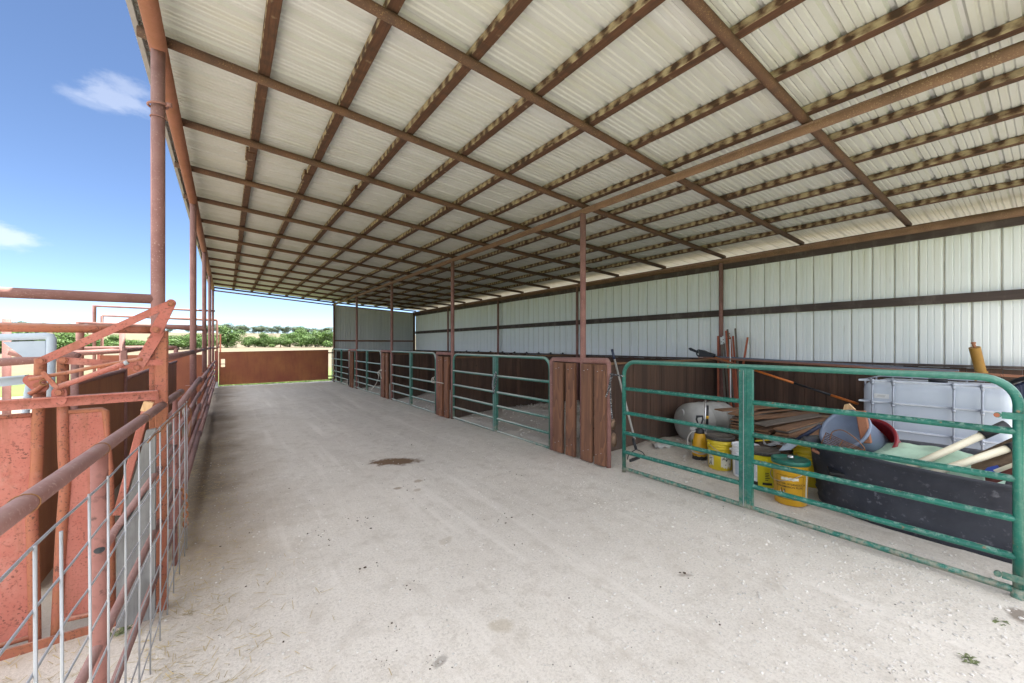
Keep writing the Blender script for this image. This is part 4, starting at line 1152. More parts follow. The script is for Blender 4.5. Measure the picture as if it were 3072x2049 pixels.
# amber pail with the green lid
c = gp(2369, 1507); t, rr = bucket('amber yellow pail with dark green lid and printed black lettering', c + Vector((.02, .0, 0)), .128, .143, .40, M['amber'], M['lidgreen'], ribs=False, hang=.75)
c = t.location.copy(); am = facing(c)
r0, r1 = .128, .128 + .015 / .40
b = MB(); b.lathe([(.03, .413), (.03, .43), (.024, .44), (0, .44)], c, 16); b.build('spout', M['chrome'], t)
cyl_text('TRACTOR HYDRAULIC &', c, r0, r1, .195, .0235, am - .08, 'lettering', M['ink'], t)
cyl_text('TRANSMISSION FLUID', c, r0, r1, .168, .0235, am - .08, 'lettering', M['ink'], t)
for z0, z1, a0, a1 in ((.06, .0625, -.85, .75), (.275, .2775, -.85, .75), (.06, .2775, -.865, -.85), (.06, .2775, .75, .765)):
    cyl_patch(c, r0, r1, z0, z1, am + a0, am + a1, 'label_line', M['ink'], t, off=.0012)
cyl_patch(c, r0, r1, .238, .262, am - .55, am + .45, 'worn_patch', M['label'], t, off=.0013, rag=.005)
for q in range(9):
    cyl_patch(c, r0, r1, .085 + R.uniform(0, .06), .10 + R.uniform(.0, .065), am - .62 + q * .035, am - .60 + q * .035 + R.uniform(.005, .03), 'print_mark', M['ink'] if q % 3 else M['white'], t, n=2, off=.0013)
cyl_patch(c, r0, r1, .03, .30, am + 1.0, am + 1.17, 'scuffed_edge', M['label'], t, off=.001, rag=.02)

# yellow tub with black lid and printed label
c = gp(2290, 1452); t, rr = bucket('square labelled bright yellow pail with a black lid behind the amber pail', c, .132, .140, .36, M['yellowblack'], M['lidblack'], ribs=False, hang=.2)
am = facing(c); r0, r1 = .132, .132 + .008 / .36
cyl_patch(c, r0, r1, .05, .24, am - .75, am - .40, 'label', M['white'], t)
cyl_patch(c, r0, r1, .0, .055, am - .75, am - .36, 'black_band', M['ink'], t)
cyl_patch(c, r0, r1, .03, .055, am - .05, am + .6, 'black_band', M['ink'], t)
cyl_patch(c, r0, r1, .235, .255, am - .05, am + .6, 'black_band', M['ink'], t)
for q in range(14): cyl_patch(c, r0, r1, .085 + .010 * q, .088 + .010 * q, am - .70, am - .62 + R.uniform(.08, .2), 'print_line', M['grey'], t, n=3, off=.003)
for q in range(5): cyl_patch(c, r0, r1, .08 + .018 * q, .088 + .018 * q, am + .12, am + .25 + R.uniform(.05, .2), 'print_line', M['ink'], t, n=3, off=.003)
# tools lying on that lid: dark handled trowel and wires
b = MB(); q0 = P(2330, 1345, X=c.x + .05); q1 = P(2418, 1283, X=c.x + .25)
b.tube([P(2345, 1338, X=c.x + .1), P(2400, 1302, X=c.x + .22), P(2452, 1285, X=c.x + .25)], [.018, .020, .022], 10)
t2 = thing('scoop', 'dark handled scoop with a pale blade lying across the black lidded pail', 'scoop', P(2345, 1338, X=c.x + .1)); 
b2 = MB(); b2.tube([P(2390, 1318, X=c.x + .18), P(2420, 1302, X=c.x + .2), P(2462, 1276, X=c.x + .22), P(2450, 1286, X=c.x + .22)][:3], [.017, .021, .018], 12); b2.build('handle', M['navy'], t2)
b2 = MB(); b2.plate([P(2336, 1352, X=c.x + .08), P(2352, 1334, X=c.x + .1), P(2392, 1318, X=c.x + .16), P(2396, 1332, X=c.x + .14), P(2372, 1350, X=c.x + .1)], .012); b2.build('blade', M['bluegrey'], t2)

# white pail
c = gp(2236, 1428); t, rr = bucket('white pail hidden partly by the brace of the nearest gate', c, .120, .134, .36, M['white'], None, open_top=True, hang=1.5)
am = facing(c); cyl_patch(c, .120, .120 + .014 / .36, .03, .19, am - .9, am - .45, 'label', M['bluegrey'], t)
b = MB(); b.lathe([(0, .30), (.118, .30)], c, 24); b.build('filling', M['grey'], t)

# yellow pail, black lid, torn label
c = gp(2161, 1404); t, rr = bucket('yellow ribbed pail with dusty black lid and a torn label', c, .128, .143, .38, M['yellow'], M['lidblack'], hang=-.9)
am = facing(c); r0, r1 = .128, .128 + .015 / .38
cyl_patch(c, r0, r1, .05, .17, am - 1.15, am - .55, 'torn_label', M['label'], t, rag=.012)
cyl_patch(c, r0, r1, .04, .19, am + .05, am + .95, 'torn_label', M['label'], t, rag=.016)
cyl_text('DA', c, r0, r1, .135, .05, am + .52, 'lettering', M['ink'], t)
for q in range(16):
    a = am + R.choice((R.uniform(-1.1, -.6), R.uniform(.08, .9))); z = .05 + R.uniform(0, .09)
    cyl_patch(c, r0, r1, z, z + R.uniform(.006, .022), a, a + R.uniform(.03, .13), 'print_blot', M['ink'], t, n=3, off=.003, rag=.003)
# second yellow pail behind the tank end
c = P(2428, 1480, X=5.05); c.z = 0.0
bucket('yellow pail tucked between the amber pail and the black stock tank', c, .125, .14, .42, M['yellow'], None, open_top=True, hang=2.2)

# garden sprayer
c = gp(2099, 1378); t = thing('pump_sprayer', 'yellow and black pump sprayer with a D handle and grey hose', 'sprayer', c)
b = MB(); b.lathe([(0, 0), (.085, 0), (.09, .01), (.088, .07), (.078, .10), (0, .1)], c, 8); b.build('base', M['black'], t)
b = MB(); b.lathe([(.080, .045), (.091, .07), (.092, .16), (.078, .26), (.060, .335), (.05, .345)], c, 24); b.build('body', M['amber'], t)
b = MB(); b.lathe([(.053, .33), (.056, .345), (.052, .39), (.03, .40), (.03, .43), (0, .43)], c, 16); b.build('pump_head', M['black'], t)
sd2 = Vector((cy, -sy, 0)); hz_ = Vector((0, 0, 1))
hp = [c + hz_ * .43, c + hz_ * .46 - sd2 * .022, c + hz_ * .52 - sd2 * .042, c + hz_ * .555 - sd2 * .035, c + hz_ * .56 + sd2 * .035, c + hz_ * .52 + sd2 * .042, c + hz_ * .46 + sd2 * .022, c + hz_ * .43]
b = MB(); b.tube(hp, .011, 8); b.build('handle', M['black'], t)
fw = Vector((-sy, -cy, 0))
b = MB(); b.tube(bez([c + sd2 * .05 + hz_ * .36, c + sd2 * .115 + hz_ * .27 + fw * .05, c + sd2 * .07 + hz_ * .15 + fw * .10, c - sd2 * .02 + hz_ * .10 + fw * .11, c - sd2 * .13 + hz_ * .13 + fw * .06, c - sd2 * .16 + hz_ * .24, c - sd2 * .12 + hz_ * .34, c - sd2 * .05 + hz_ * .37]), .009, 8); b.build('hose', M['grey'], t)
b = MB(); b.tube([c + sd2 * .072 + hz_ * .28, c + sd2 * .075 + hz_ * .77], .010, 8); b.build('wand', M['chrome'], t)
b = MB(); b.tube([c + sd2 * .098 + hz_ * .44, c + sd2 * .102 + hz_ * .70], .015, 8); wg = b.build('wand_grip', M['black'], t)
b = MB(); b.tube([c + sd2 * .099 + hz_ * .53, c + sd2 * .10 + hz_ * .565], .019, 8); b.build('collar', M['amber'], wg)
# white and green tub behind the sprayer
c2 = c + Vector((.16, .10, 0)); t, rr = bucket('small white tub with green printed bands behind the pump sprayer', c2, .085, .095, .37, M['white'], M['white'], ribs=False, handle=False)
am = facing(c2)
cyl_patch(c2, .085, .085 + .01 / .37, .14, .22, am - 1.2, am + 1.2, 'green_band', M['greenpr'], t)
for q in range(3): cyl_patch(c2, .085, .085 + .01 / .37, .10 - q * .022, .112 - q * .022, am - 1.2, am + 1.2, 'green_band', M['greenpr'], t)

# white drum lying on its side
A = P(2052, 1310, X=5.55); A.z = .32
B = A + Vector((.80, -.30, 0)); ax = (B - A).normalized(); L_ = (B - A).length
up = Vector((0, 0, 1)); s2 = up.cross(ax).normalized(); Md = Matrix((s2, ax.cross(s2), ax)).transposed()
t = thing('plastic_drum', 'big white plastic drum lying on its side behind the sprayer', 'drum', (A.x + .4, A.y - .15, 0))
b = MB(); b.lathe([(0, .02), (.10, .015), (.20, .03), (.255, .07), (.285, .13), (.295, .20), (.295, .33), (.302, .345), (.302, .36), (.296, .37), (.296, .56), (.302, .57), (.302, .585), (.292, .60), (.285, .75), (.25, .82), (.2, .85), (0, .85)], A - ax * .05, 40, Md); b.build('shell', M['drum'], t)
b = MB(); b.lathe([(.05, -.005), (.05, .03), (0, .03)], A - ax * .05 + up * .16, 14, Md); b.build('bung', M['drum'], t)

# stacks of old fence pickets
pk = []
def picket(L0, w=.132, thk=.015, m='lath'):
    b = MB()
    pts = [(-L0 / 2, -w / 2), (L0 / 2 - .05, -w / 2), (L0 / 2, -w / 2 + .03), (L0 / 2, w / 2 - .03), (L0 / 2 - .05, w / 2), (-L0 / 2, w / 2)]
    b.plate([(x, y, 0) for x, y in pts], thk); return b.build('fence_picket', M[m])
pa_ = picket(1.32); pb_ = picket(1.32, m='lathgrey'); first = {0: pa_, 1: pb_}; usedp = {0: False, 1: False}
def put(kind, loc, rot, label, group):
    if not usedp[kind]: o = first[kind]; usedp[kind] = True
    else: o = first[kind].copy(); C.objects.link(o)
    o.location = loc; o.rotation_euler = rot; o['label'] = label; o['category'] = 'picket'; o['group'] = group
def stack(xf, y, n, z0, label, group, xl=1.32, spread=.03, ztop=None, rot=0.0):
    for k in range(n):
        z = z0 + .0195 * k
        put(1 if R.random() < .3 else 0, (xf + xl / 2 + R.uniform(-spread, spread), y + R.uniform(-.012, .012), z), (R.uniform(-.015, .015), R.uniform(-.006, .006), rot + R.uniform(-.025, .025)), label, group)
sx1 = P(2333, 1300, Z=.40); sx2 = P(2268, 1290, Z=.38); sx3 = P(2172, 1262, Z=.46)
stack(5.02, 1.83, 27, .03, 'weathered brown fence picket in the stack nearest the white tank', 'pickets in the right stack')
stack(5.05, 2.02, 25, .03, 'weathered brown fence picket in the middle stack', 'pickets in the middle stack')
stack(5.15, 2.36, 30, .03, 'weathered brown fence picket in the tall stack beside the white drum', 'pickets in the left stack', spread=.06)
for (px, py, z, rt, rl, kd) in ((2300, 1250, .575, .30, .05, 0), (2262, 1236, .60, .22, -.06, 0), (2215, 1228, .635, -.10, .04, 0), (2330, 1262, .575, .12, .05, 1), (2230, 1225, .65, .30, .03, 0)):
    q = P(px, py, Z=z + .02)
    put(kd, (q.x + .35, q.y - .02, z), (rl, .0, -rt), 'loose brown fence picket thrown across the top of the stacks', 'loose pickets on the stacks')
for k, (px, py, z) in enumerate(((2480, 1250, .40), (2470, 1262, .34), (2490, 1236, .44))):
    b = MB(); q = P(px, py, X=6.3 + .12 * k); b.beam((q.x - .05, q.y + .75, q.z), (q.x, q.y - .35, q.z), .11, .035, bev=.003)
    tag(b.build('old_board', M['oldboard']), ('long old board lying behind the picket stacks', 'second long old board lower down behind the picket stacks', 'topmost long old board behind the picket stacks')[k], 'board')

# bundle of steel T posts leaning in the corner
def tpost(pxb, pyb, pxt, pyt, X0, X1, m, label, tip=None):
    A = P(pxb, pyb, X=X0); B = P(pxt, pyt, X=X1); d = (B - A).normalized()
    A2 = A + (A - B).normalized() * .5
    t = thing('fence_post', label, 'steel post', (A2.x, A2.y, 0), 'steel posts leaning in the stall corner')
    if A2.z < .05: A2 = A + (A - B) * ((A.z - .05) / max(.01, (B - A).z))
    u = Vector((1, 0, 0)); v = d.cross(u).normalized(); u = v.cross(d)
    b = MB(); b.beam(A2, B, .034, .004, up=u); b.beam(A2 + u * .016, B + u * .016, .005, .03, up=u)
    if tip:
        bb = MB(); bb.beam(B - d * .14, B + d * .002, .037, .010, up=u); bb.build('painted_tip', M['white'], t)
    s = b; n_ = int((B - A2).length / .055)
    for k in range(n_):
        q = A2 + d * (.055 * k + .02) - u * .007; s.box(q, (.008, .014, .016))
    b.build('stem', M[m], t)
for k, (bx, by, tx, ty, m, lb, tip) in enumerate((
        (2155, 1220, 2154, 1008, 'tpost', 'red steel T post leftmost in the leaning bundle', 0),
        (2175, 1200, 2164, 1012, 'tpostgrey', 'grey brown steel T post second from left in the leaning bundle', 1),
        (2186, 1195, 2170, 1008, 'tpostgrey', 'dull steel T post with white painted top in the leaning bundle', 1),
        (2192, 1200, 2178, 992, 'tpost', 'dark red steel T post among the taller ones in the bundle', 0),
        (2206, 1195, 2188, 990, 'tpost', 'tall red steel T post with pale top in the middle of the bundle', 1),
        (2201, 1190, 2182, 988, 'tpostgrey', 'old grey steel T post tucked at the back of the bundle', 0),
        (2212, 1195, 2199, 1008, 'tpost', 'orange red steel T post right of the white rod', 0),
        (2220, 1195, 2206, 985, 'tpostgrey', 'grey studded T post at the right of the bundle, tallest of all', 0),
        (2214, 1190, 2243, 1012, 'tpost', 'red steel T post leaning right apart from the bundle', 0))):
    tpost(bx, by, tx, ty, 6.95 + .02 * (k % 3), 7.30 - .02 * (k % 4), m, lb, tip)
b = MB(); b.tube([P(2192, 1200, X=6.88), P(2190, 1018, X=7.12)], .010, 8); tag(b.build('white_rod', M['white']), 'thin white rod standing in the bundle of steel posts', 'rod')

# rods and studs laid from the corner to the white tank
def rod(px0, py0, X0_, px1, py1, X1_, w, hh, m, label, name='steel_rod', cat='rod'):
    b = MB(); A = P(px0, py0, X=X0_); B = P(px1, py1, X=X1_); b.beam(A, B + (B - A) * .12, w, hh, bev=.003); tag(b.build(name, M[m]), label, cat)
rod(2105, 1068, 7.22, 2748, 1106, 6.75, .03, .03, 'stud', 'grey steel stud lying on the corner of the partition, uppermost of the long bars', 'steel_stud', 'stud')
rod(2110, 1071, 7.16, 2740, 1110, 6.68, .03, .02, 'stud', 'grey steel stud just below the uppermost stud', 'steel_stud', 'stud')
rod(2095, 1070, 7.02, 3060, 1127, 6.62, .028, .010, 'rodrust', 'long rusty flat bar running from the corner over the white tank')
rod(2095, 1073, 6.96, 3060, 1131, 6.56, .024, .012, 'rodrust', 'long rusty bar lying in front of the flat bar over the white tank')
rod(2130, 1074, 6.95, 2235, 1098, 6.4, .02, .02, 'rodrust', 'short rusty rod slanting down to the brace of the nearest gate')
# pole saw
t = thing('pole_saw', 'pole saw with black saw head and an orange and black pole slanting down right', 'saw', P(2110, 1062, X=7.1))
def sp_(px, py, dx=0): return P(px, py, X=6.95 - dx)
A = sp_(2145, 1072); B = P(2575, 1212, X=6.75)
def lerp(f): return A + (B - A) * f
for f0, f1, r_ in ((.0, .27, .012), (.30, .62, .017), (.85, 1.0, .017)): b = MB(); b.tube([lerp(f0), lerp(f1)], r_, 10); b.build('pole', M['orange'], t)
for f0, f1, r_ in ((.62, .86, .016), (.26, .31, .020)): b = MB(); b.tube([lerp(f0), lerp(f1)], r_, 10); b.build('pole_sleeve', M['black'], t)
b = MB(); b.tube(bez([sp_(2067, 1046, -.05), sp_(2080, 1052, -.05), sp_(2095, 1059, -.05)]), [.012] * 17, 8); b.plate([sp_(2066, 1044, -.05), sp_(2072, 1043, -.05), sp_(2096, 1054, -.05), sp_(2094, 1060, -.05), sp_(2070, 1051, -.05)], .02); b.build('guide_bar', M['black'], t)
b = MB(); q = sp_(2097, 1058, -.05)
b.tube([q + sd2 * .045 * math.cos(a) + Vector((0, 0, .055 * math.sin(a) - .005)) for a in [2 * math.pi * k / 14 for k in range(14)]], .012, 8, closed=True)
b.plate([sp_(2100, 1049, -.06), sp_(2112, 1051, -.06), sp_(2143, 1066, -.06), sp_(2140, 1071, -.06), sp_(2100, 1070, -.06)], .07); b.tube([sp_(2105, 1055, -.07), sp_(2144, 1067, -.07)], .03, 10); b.build('motor_head', M['black'], t)
# squeegee pole
t = thing('scraper', 'grey pole with black grips leaning on the partition by the nearest plank panel', 'pole', gp(1908, 1352))
def q_(px, py): return P(px, py, Y=2.95 + (1352 - py) * .0012)
b = MB(); b.tube([q_(1841, 1068), q_(1904, 1318)], .0125, 10); b.build('pole', M['grey'], t)
b = MB(); b.tube([q_(1836, 1048), q_(1843, 1078)], .016, 10); b.build('grip', M['navy'], t)
b = MB(); b.tube([q_(1899, 1315), q_(1908, 1348)], .017, 10); b.beam(q_(1890, 1382), q_(1918, 1372), .02, .03); b.tube(bez([q_(1908, 1348), q_(1888, 1362), q_(1882, 1378)]), .006, 6); b.tube(bez([q_(1908, 1348), q_(1926, 1356), q_(1936, 1370)]), .006, 6); b.build('foot', M['black'], t)

# cut logs stacked at the panel
for k, (px, py, rr_, xx) in enumerate(((1844, 1206, .050, 4.00), (1850, 1274, .085, 4.02), (1853, 1322, .10, 4.02))):
    q = P(px, py, X=xx); t = thing('log', ('small round log, topmost beside the nearest plank panel', 'split log in the middle of the pile beside the nearest plank panel', 'largest cut log at the bottom beside the nearest plank panel')[k], 'log', q, 'logs by the plank panel')
    q = q + Vector((0, .06, 0))
    my = Matrix.Rotation(-math.pi / 2, 3, 'X') @ Matrix.Rotation(.3 * k, 3, 'Z')
    md = Matrix.Rotation(rad(20), 3, 'Z') @ my
    b = MB(); b.lathe([(rr_, -.0), (rr_ * 1.03, .05), (rr_, .30), (rr_ * .97, .42)], q, 18, md, sx=1.0 + .25 * (k > 0), sy_=.9); b.build('bark', M['log'], t)
    b = MB(); b.lathe([(0, -.004), (rr_ * .96, -.002)], q, 18, md, sx=1.0 + .25 * (k > 0), sy_=.9); b.build('cut_end', M['logend'], t)
b = MB(); q = gp(1872, 1345) + Vector((0, .05, .05)); 
bm = bmesh.new(); bmesh.ops.create_icosphere(bm, subdivisions=3, radius=.085)
for v in bm.verts: v.co *= 1 + .3 * mnoise.noise(v.co * 14); v.co.z *= .7; v.co += q
b.add([v.co for v in bm.verts], [[v.index for v in f.verts] for f in bm.faces], True); bm.free()
tag(b.build('rock', M['log']), 'dark rough rock on the dirt at the foot of the logs', 'rock')
# scrap of cloudy plastic on the dirt heap
q = gp(1988, 1352); b = MB(); vs = []
for i in range(13):
    for j in range(6):
        x = (i / 12 - .5) * .26; y = (j / 5 - .5) * .16
        v = q + sd2 * x + Vector((sy, cy, 0)) * y; v.z = gz(v.x, v.y) + .045 + .02 * math.sin(i * 1.3 + j) * math.cos(j * 1.7) - .12 * (abs(j / 5 - .5)) ** 2
        vs.append(v)
b.add(vs, [(i * 6 + j, i * 6 + j + 1, (i + 1) * 6 + j + 1, (i + 1) * 6 + j) for i in range(12) for j in range(5)], True)
o = b.build('plastic_tray', M['clear']); md = o.modifiers.new('s', 'SOLIDIFY'); md.thickness = .004
tag(o, 'crumpled cloudy plastic tray on the dirt heap behind the nearest gate', 'tray')

# tote tank in a wire cage
fx_ = 6.26; tl, tr = P(2578, 1150, X=fx_), P(3052, 1160, X=fx_)
ya_, yb_2 = tr.y, tl.y; zt2 = (P(2578, 1139, X=fx_).z + P(3000, 1162, X=fx_).z) / 2
t = thing('tote_tank', 'large milky white tote tank in a galvanised tube cage behind the stock tank', 'tank', (fx_ + .45, (ya_ + yb_2) / 2, 0))
b = MB(); w2, d2 = yb_2 - ya_ - .03, .90
# rounded box shell
def rbox(bm_, c, sx_, sy2, sz, r, n=5):
    prof = []
    for k in range(n + 1):
        a = -math.pi / 2 + math.pi / 2 * k / n; prof.append((r * math.cos(a), -sz / 2 + r + r * math.sin(a)))
    for k in range(n + 1):
        a = math.pi / 2 * k / n; prof.append((r * math.cos(a), sz / 2 - r + r * math.sin(a)))
    vs = []; N = 4 * (n + 1)
    for rr2, z in prof:
        for cxs, cys, a0 in ((1, 1, 0), (-1, 1, 90), (-1, -1, 180), (1, -1, 270)):
            for k in range(n + 1):
                a = rad(a0 + 90 * k / n)
                vs.append((c[0] + cxs * (sx_ / 2 - r) + rr2 * math.cos(a), c[1] + cys * (sy2 / 2 - r) + rr2 * math.sin(a), c[2] + z))
    fs = [(i * N + j, i * N + (j + 1) % N, (i + 1) * N + (j + 1) % N, (i + 1) * N + j) for i in range(len(prof) - 1) for j in range(N)]
    fs += [tuple(range(N - 1, -1, -1)), tuple(range((len(prof) - 1) * N, len(prof) * N))]
    bm_.add(vs, fs, True)
rbox(b, (fx_ + .03 + d2 / 2, (ya_ + yb_2) / 2, (zt2 + .14) / 2), d2, w2, zt2 - .17, .10)
b.build('bottle', M['ibc'], t)
b = MB(); b.box((fx_ + .48, (ya_ + yb_2) / 2, .06), (.98, yb_2 - ya_, .10), bev=.01); b.build('pallet', M['black'], t)
cz = [zt2, P(2700, 1211, X=fx_).z, P(2700, 1292, X=fx_).z, P(2700, 1292, X=fx_).z - .22, .14]
x2 = fx_ + .97
b = MB()
for z in cz:
    b.tube([(fx_, ya_, z), (fx_, yb_2, z), (x2, yb_2, z), (x2, ya_, z)], .0085, 8, closed=True)
for px in (2618, 2680, 2862, 2948):
    yv = yat(px, fx_)
    b.tube([(fx_ - .010, yv, .12)] + [p for i in range(len(cz) - 1, -1, -1) for p in [(fx_ - .012, yv, cz[i] - .01)]], .010, 8)
    for z in cz[:4]: 
        b.tube([(fx_ - .016, yv, z - .045), (fx_ - .016, yv, z - .012)], [.013, .019], 10)
        b.tube([(fx_ - .014, yv, z - .012), (fx_ - .014, yv, z + .02)], [.019, .013], 10)
    b.tube([(x2, yv, .12), (x2, yv, zt2)], .010, 8)
for k in range(3): b.tube([(fx_ + .25 * (k + 1), yb_2, .12), (fx_ + .25 * (k + 1), yb_2, zt2)], .010, 8)
b.build('cage', M['cage'], t)
b = MB(); la = P(2622, 1182, X=fx_ + .024); lb_ = P(2667, 1195, X=fx_ + .024)
b.box((fx_ + .026, (la.y + lb_.y) / 2, (la.z + lb_.z) / 2), (.004, abs(la.y - lb_.y), .055)); lo = b.build('label', M['white'], t)
b = MB()
for k in range(4): b.box((fx_ + .0235, (la.y + lb_.y) / 2 + R.uniform(-.01, .01), (la.z + lb_.z) / 2 + .012 - .007 * k), (.001, abs(la.y - lb_.y) * R.uniform(.5, .7), .0028))
b.build('print_line', M['grey'], lo)
b = MB(); b.lathe([(.08, 0), (.08, .035), (0, .035)], (fx_ + .5, (ya_ + yb_2) / 2, zt2 - .01), 20); b.build('cap', M['black'], t)

# ochre canister standing behind the rods
A = P(2914, 1100, X=6.95); B = P(2925 - 8, 1030, X=6.90)
A = P(2945, 1125, X=6.95); B = P(2922, 1036, X=6.85); d = (B - A).normalized()
t = thing('canister', 'ochre yellow metal canister tilted on two small legs above the white tank', 'canister', A)
u = d.cross(Vector((1, 0, 0))).normalized(); Mc = Matrix((u, d.cross(u), d)).transposed()
Lc = (B - A).length
b = MB(); b.lathe([(0, -.01), (.036, -.005), (.045, .02), (.045, Lc * .5), (.047, Lc * .9), (.047, Lc * .93), (.042, Lc * .935), (.04, Lc * .93), (0, Lc * .93)], A, 24, Mc); b.build('body', M['ochre'], t)
b = MB(); b.tube([A + d * Lc * .92, A + d * (Lc + .02)], .014, 8); b.tube([A + d * (Lc + .02), A + d * (Lc + .035)], .02, 6); b.build('valve', M['rodrust'], t)
for s in (-1, 1):
    b = MB(); q = A + u * s * .044; b.beam(q + d * .04, (q.x, q.y, zt2 + .012), .012, .02); b.build('leg', M['ochre'], t)
# black corrugated hose coil and pipe at the right edge
t = thing('hose_coil', 'black corrugated hose coil at the right edge behind the tank cage', 'hose', (6.0, .05, .9))
b = MB(); q = P(3090, 1215, X=5.75)
pts = [q + Vector((.10 * math.cos(a) * .3, .10 * math.cos(a), .19 * math.sin(a))) for a in [2 * math.pi * k / 40 for k in range(41)]]
for k in range(6):
    q = P(3052 + 9 * k, 1196 - 3 * k, X=5.9); b.tube([q + Vector((0, .0 + .02 * math.cos(a), .11 * math.sin(a))) + sd2 * .02 * math.cos(a) for a in [2 * math.pi * j / 16 for j in range(16)]], .017, 8, closed=True)
b.build('coil', M['navy'], t)
b = MB(); b.tube(bez([P(3000, 1150, X=6.0), P(3030, 1150, X=6.0), P(3055, 1140, X=5.95), P(3100, 1130, X=5.9)]), .022, 10); tag(b.build('black_pipe', M['black']), 'black bent pipe end above the hose coil at the right edge', 'pipe')

# black oval stock tank with what it holds
TC = Vector((4.80, .38, 0)); TX, TY, TH = .535, 1.12, .545
t = thing('stock_tank', 'large black oval rubber stock tank full of junk behind the nearest gate', 'stock tank', TC)
b = MB(); prof = [(0, .03), (.90, .03), (.90, 0), (.915, .0), (.925, .05), (.918, .07), (.94, .12), (.932, .14), (.955, .30), (.975, TH - .05), (1.02, TH - .02), (1.045, TH), (1.04, TH + .014), (1.0, TH + .012), (.965, TH - .01), (.92, .10), (0, .09)]
vs = []; N = 64
for r_, z in prof:
    for j in range(N):
        a = 2 * math.pi * j / N; ca, sa = math.cos(a), math.sin(a)
        e = 2 / 2.35
        vs.append((TC.x + r_ * TX * math.copysign(abs(ca) ** e, ca), TC.y + r_ * TY * math.copysign(abs(sa) ** e, sa), z + (.012 * math.sin(3 * a + 1) * (z > .3))))
b.add(vs, [(i * N + j, i * N + (j + 1) % N, (i + 1) * N + (j + 1) % N, (i + 1) * N + j) for i in range(len(prof) - 1) for j in range(N)], True)
b.build('shell', M['tank'], t)
# dark jumble low in the tank that the rest lies on
for k in range(16):
    b = MB(); x = TC.x + R.uniform(-.32, .32); y = TC.y + R.uniform(-.85, .85); L0 = R.uniform(.25, .5); a = R.uniform(0, 3.1); z = R.uniform(.16, .42)
    b.beam((x - L0 / 2 * math.cos(a) * .6, y - L0 / 2 * math.sin(a), z), (x + L0 / 2 * math.cos(a) * .6, y + L0 / 2 * math.sin(a), z + R.uniform(-.03, .05)), R.uniform(.05, .14), R.uniform(.02, .04), bev=.003)
    tag(b.build('scrap_board', M[R.choice(['oldboard', 'redbrown', 'lathgrey', 'black'])]), 'scrap board lying deep in the black stock tank', 'scrap', 'scrap boards in the stock tank')
# grey tub nested in a red one, tipped towards the alley
def tub(c, ax_, r_, L0, m, name, label, wall=.01, sx__=1.2):
    ax_ = ax_.normalized(); s = ax_.cross(Vector((0, 0, 1))).normalized(); u2 = s.cross(ax_)
    Mx = Matrix((s, u2, ax_)).transposed()
    b = MB(); b.lathe([(0, 0), (r_ * .72, 0), (r_ * .78, .01), (r_ * .95, L0 - .02), (r_ * 1.06, L0 - .012), (r_ * 1.07, L0 + .008), (r_ * .98, L0 + .01), (r_ * .93, L0 - .01), (r_ * .74, .02), (0, .015)], c, 40, Mx, sx=sx__, sy_=1.0)
    return tag(b.build(name, m), label, 'tub')
axd = Vector((-.62, .42, .50))
cb = P(2615, 1345, X=5.05)
tub(cb, axd, .205, .33, M['tub'], 'grey_tub', 'blue grey plastic tub tipped on its side inside the black stock tank', sx__=1.15)
tub(cb - axd.normalized() * .045 + Vector((.015, -.045, -.03)), axd + Vector((.0, -.05, .0)), .235, .235, M['redtub'], 'red_tub', 'dark red plastic tub tipped behind the blue grey tub', sx__=1.15)
b = MB(); b.beam(P(2600, 1330, X=4.72), P(2582, 1232, X=4.74), .075, .035, up=(1, 0, 0), bev=.008); b.box(P(2577, 1235, X=4.74), (.03, .07, .02), bev=.006); tag(b.build('rusty_bar', M['rodrust']), 'rusty orange steel bar standing up in the grey tub', 'bar')
b = MB(); b.plate([P(2518, 1275, X=5.2), P(2535, 1213, X=5.2), P(2548, 1211, X=5.2), P(2566, 1228, X=5.2), P(2556, 1262, X=5.2)], .035); tag(b.build('wood_stake', M['newwood']), 'pale fresh wood stake standing behind the grey tub', 'stake')
# wire rack
t = thing('wire_rack', 'dark bent wire rack lying against the grey tub', 'rack', P(2520, 1340, X=4.6))
b = MB()
g0, g1_, g2_, g3_ = P(2478, 1298, X=4.66), P(2595, 1352, X=4.50), P(2462, 1335, X=4.60), P(2575, 1378, X=4.46)
for k in range(9):
    f = k / 8; b.tube([g0 + (g2_ - g0) * f, g0 + (g2_ - g0) * f + ((g1_ + (g3_ - g1_) * f) - (g0 + (g2_ - g0) * f))], .0035, 6)
for f in (0, .45, 1.0):
    b.tube([g0 + (g1_ - g0) * f, g2_ + (g3_ - g2_) * f], .004, 6)
b.tube(bez([P(2490, 1318, X=4.6), P(2498, 1296, X=4.62), P(2525, 1290, X=4.6), P(2560, 1310, X=4.55), P(2590, 1340, X=4.5), P(2594, 1352, X=4.5)]), .0045, 6)
b.build('wires', M['rustwire'], t)
# black tray slats and red bits left of the rack
t = thing('grate', 'black slatted grate lying at the left end of the stock tank', 'grate', P(2478, 1364, X=4.5))
for k in range(5):
    b = MB(); A = P(2478 + k * 22, 1364 + k * 3, X=4.5); b.beam(A, A + Vector((.22, -.10, .015)), .03, .012, bev=.003); b.build('slat', M['black'], t)
for k, (px, py) in enumerate(((2452, 1352), (2470, 1360), (2560, 1385), (2580, 1392))):
    b = MB(); q = P(px, py, X=4.55); b.box(q, (.10, .07, .03), Matrix.Rotation(.6 * k, 3, 'Z') @ Matrix.Rotation(.4, 3, 'X'), .005); tag(b.build('scrap_block', M['rodrust' if k < 2 else 'redtub']), 'rust coloured block of scrap at the left end of the stock tank' if k < 2 else 'small dark red scrap lying below the red tub', 'scrap', 'scrap blocks left' if k < 2 else 'red scrap pieces')
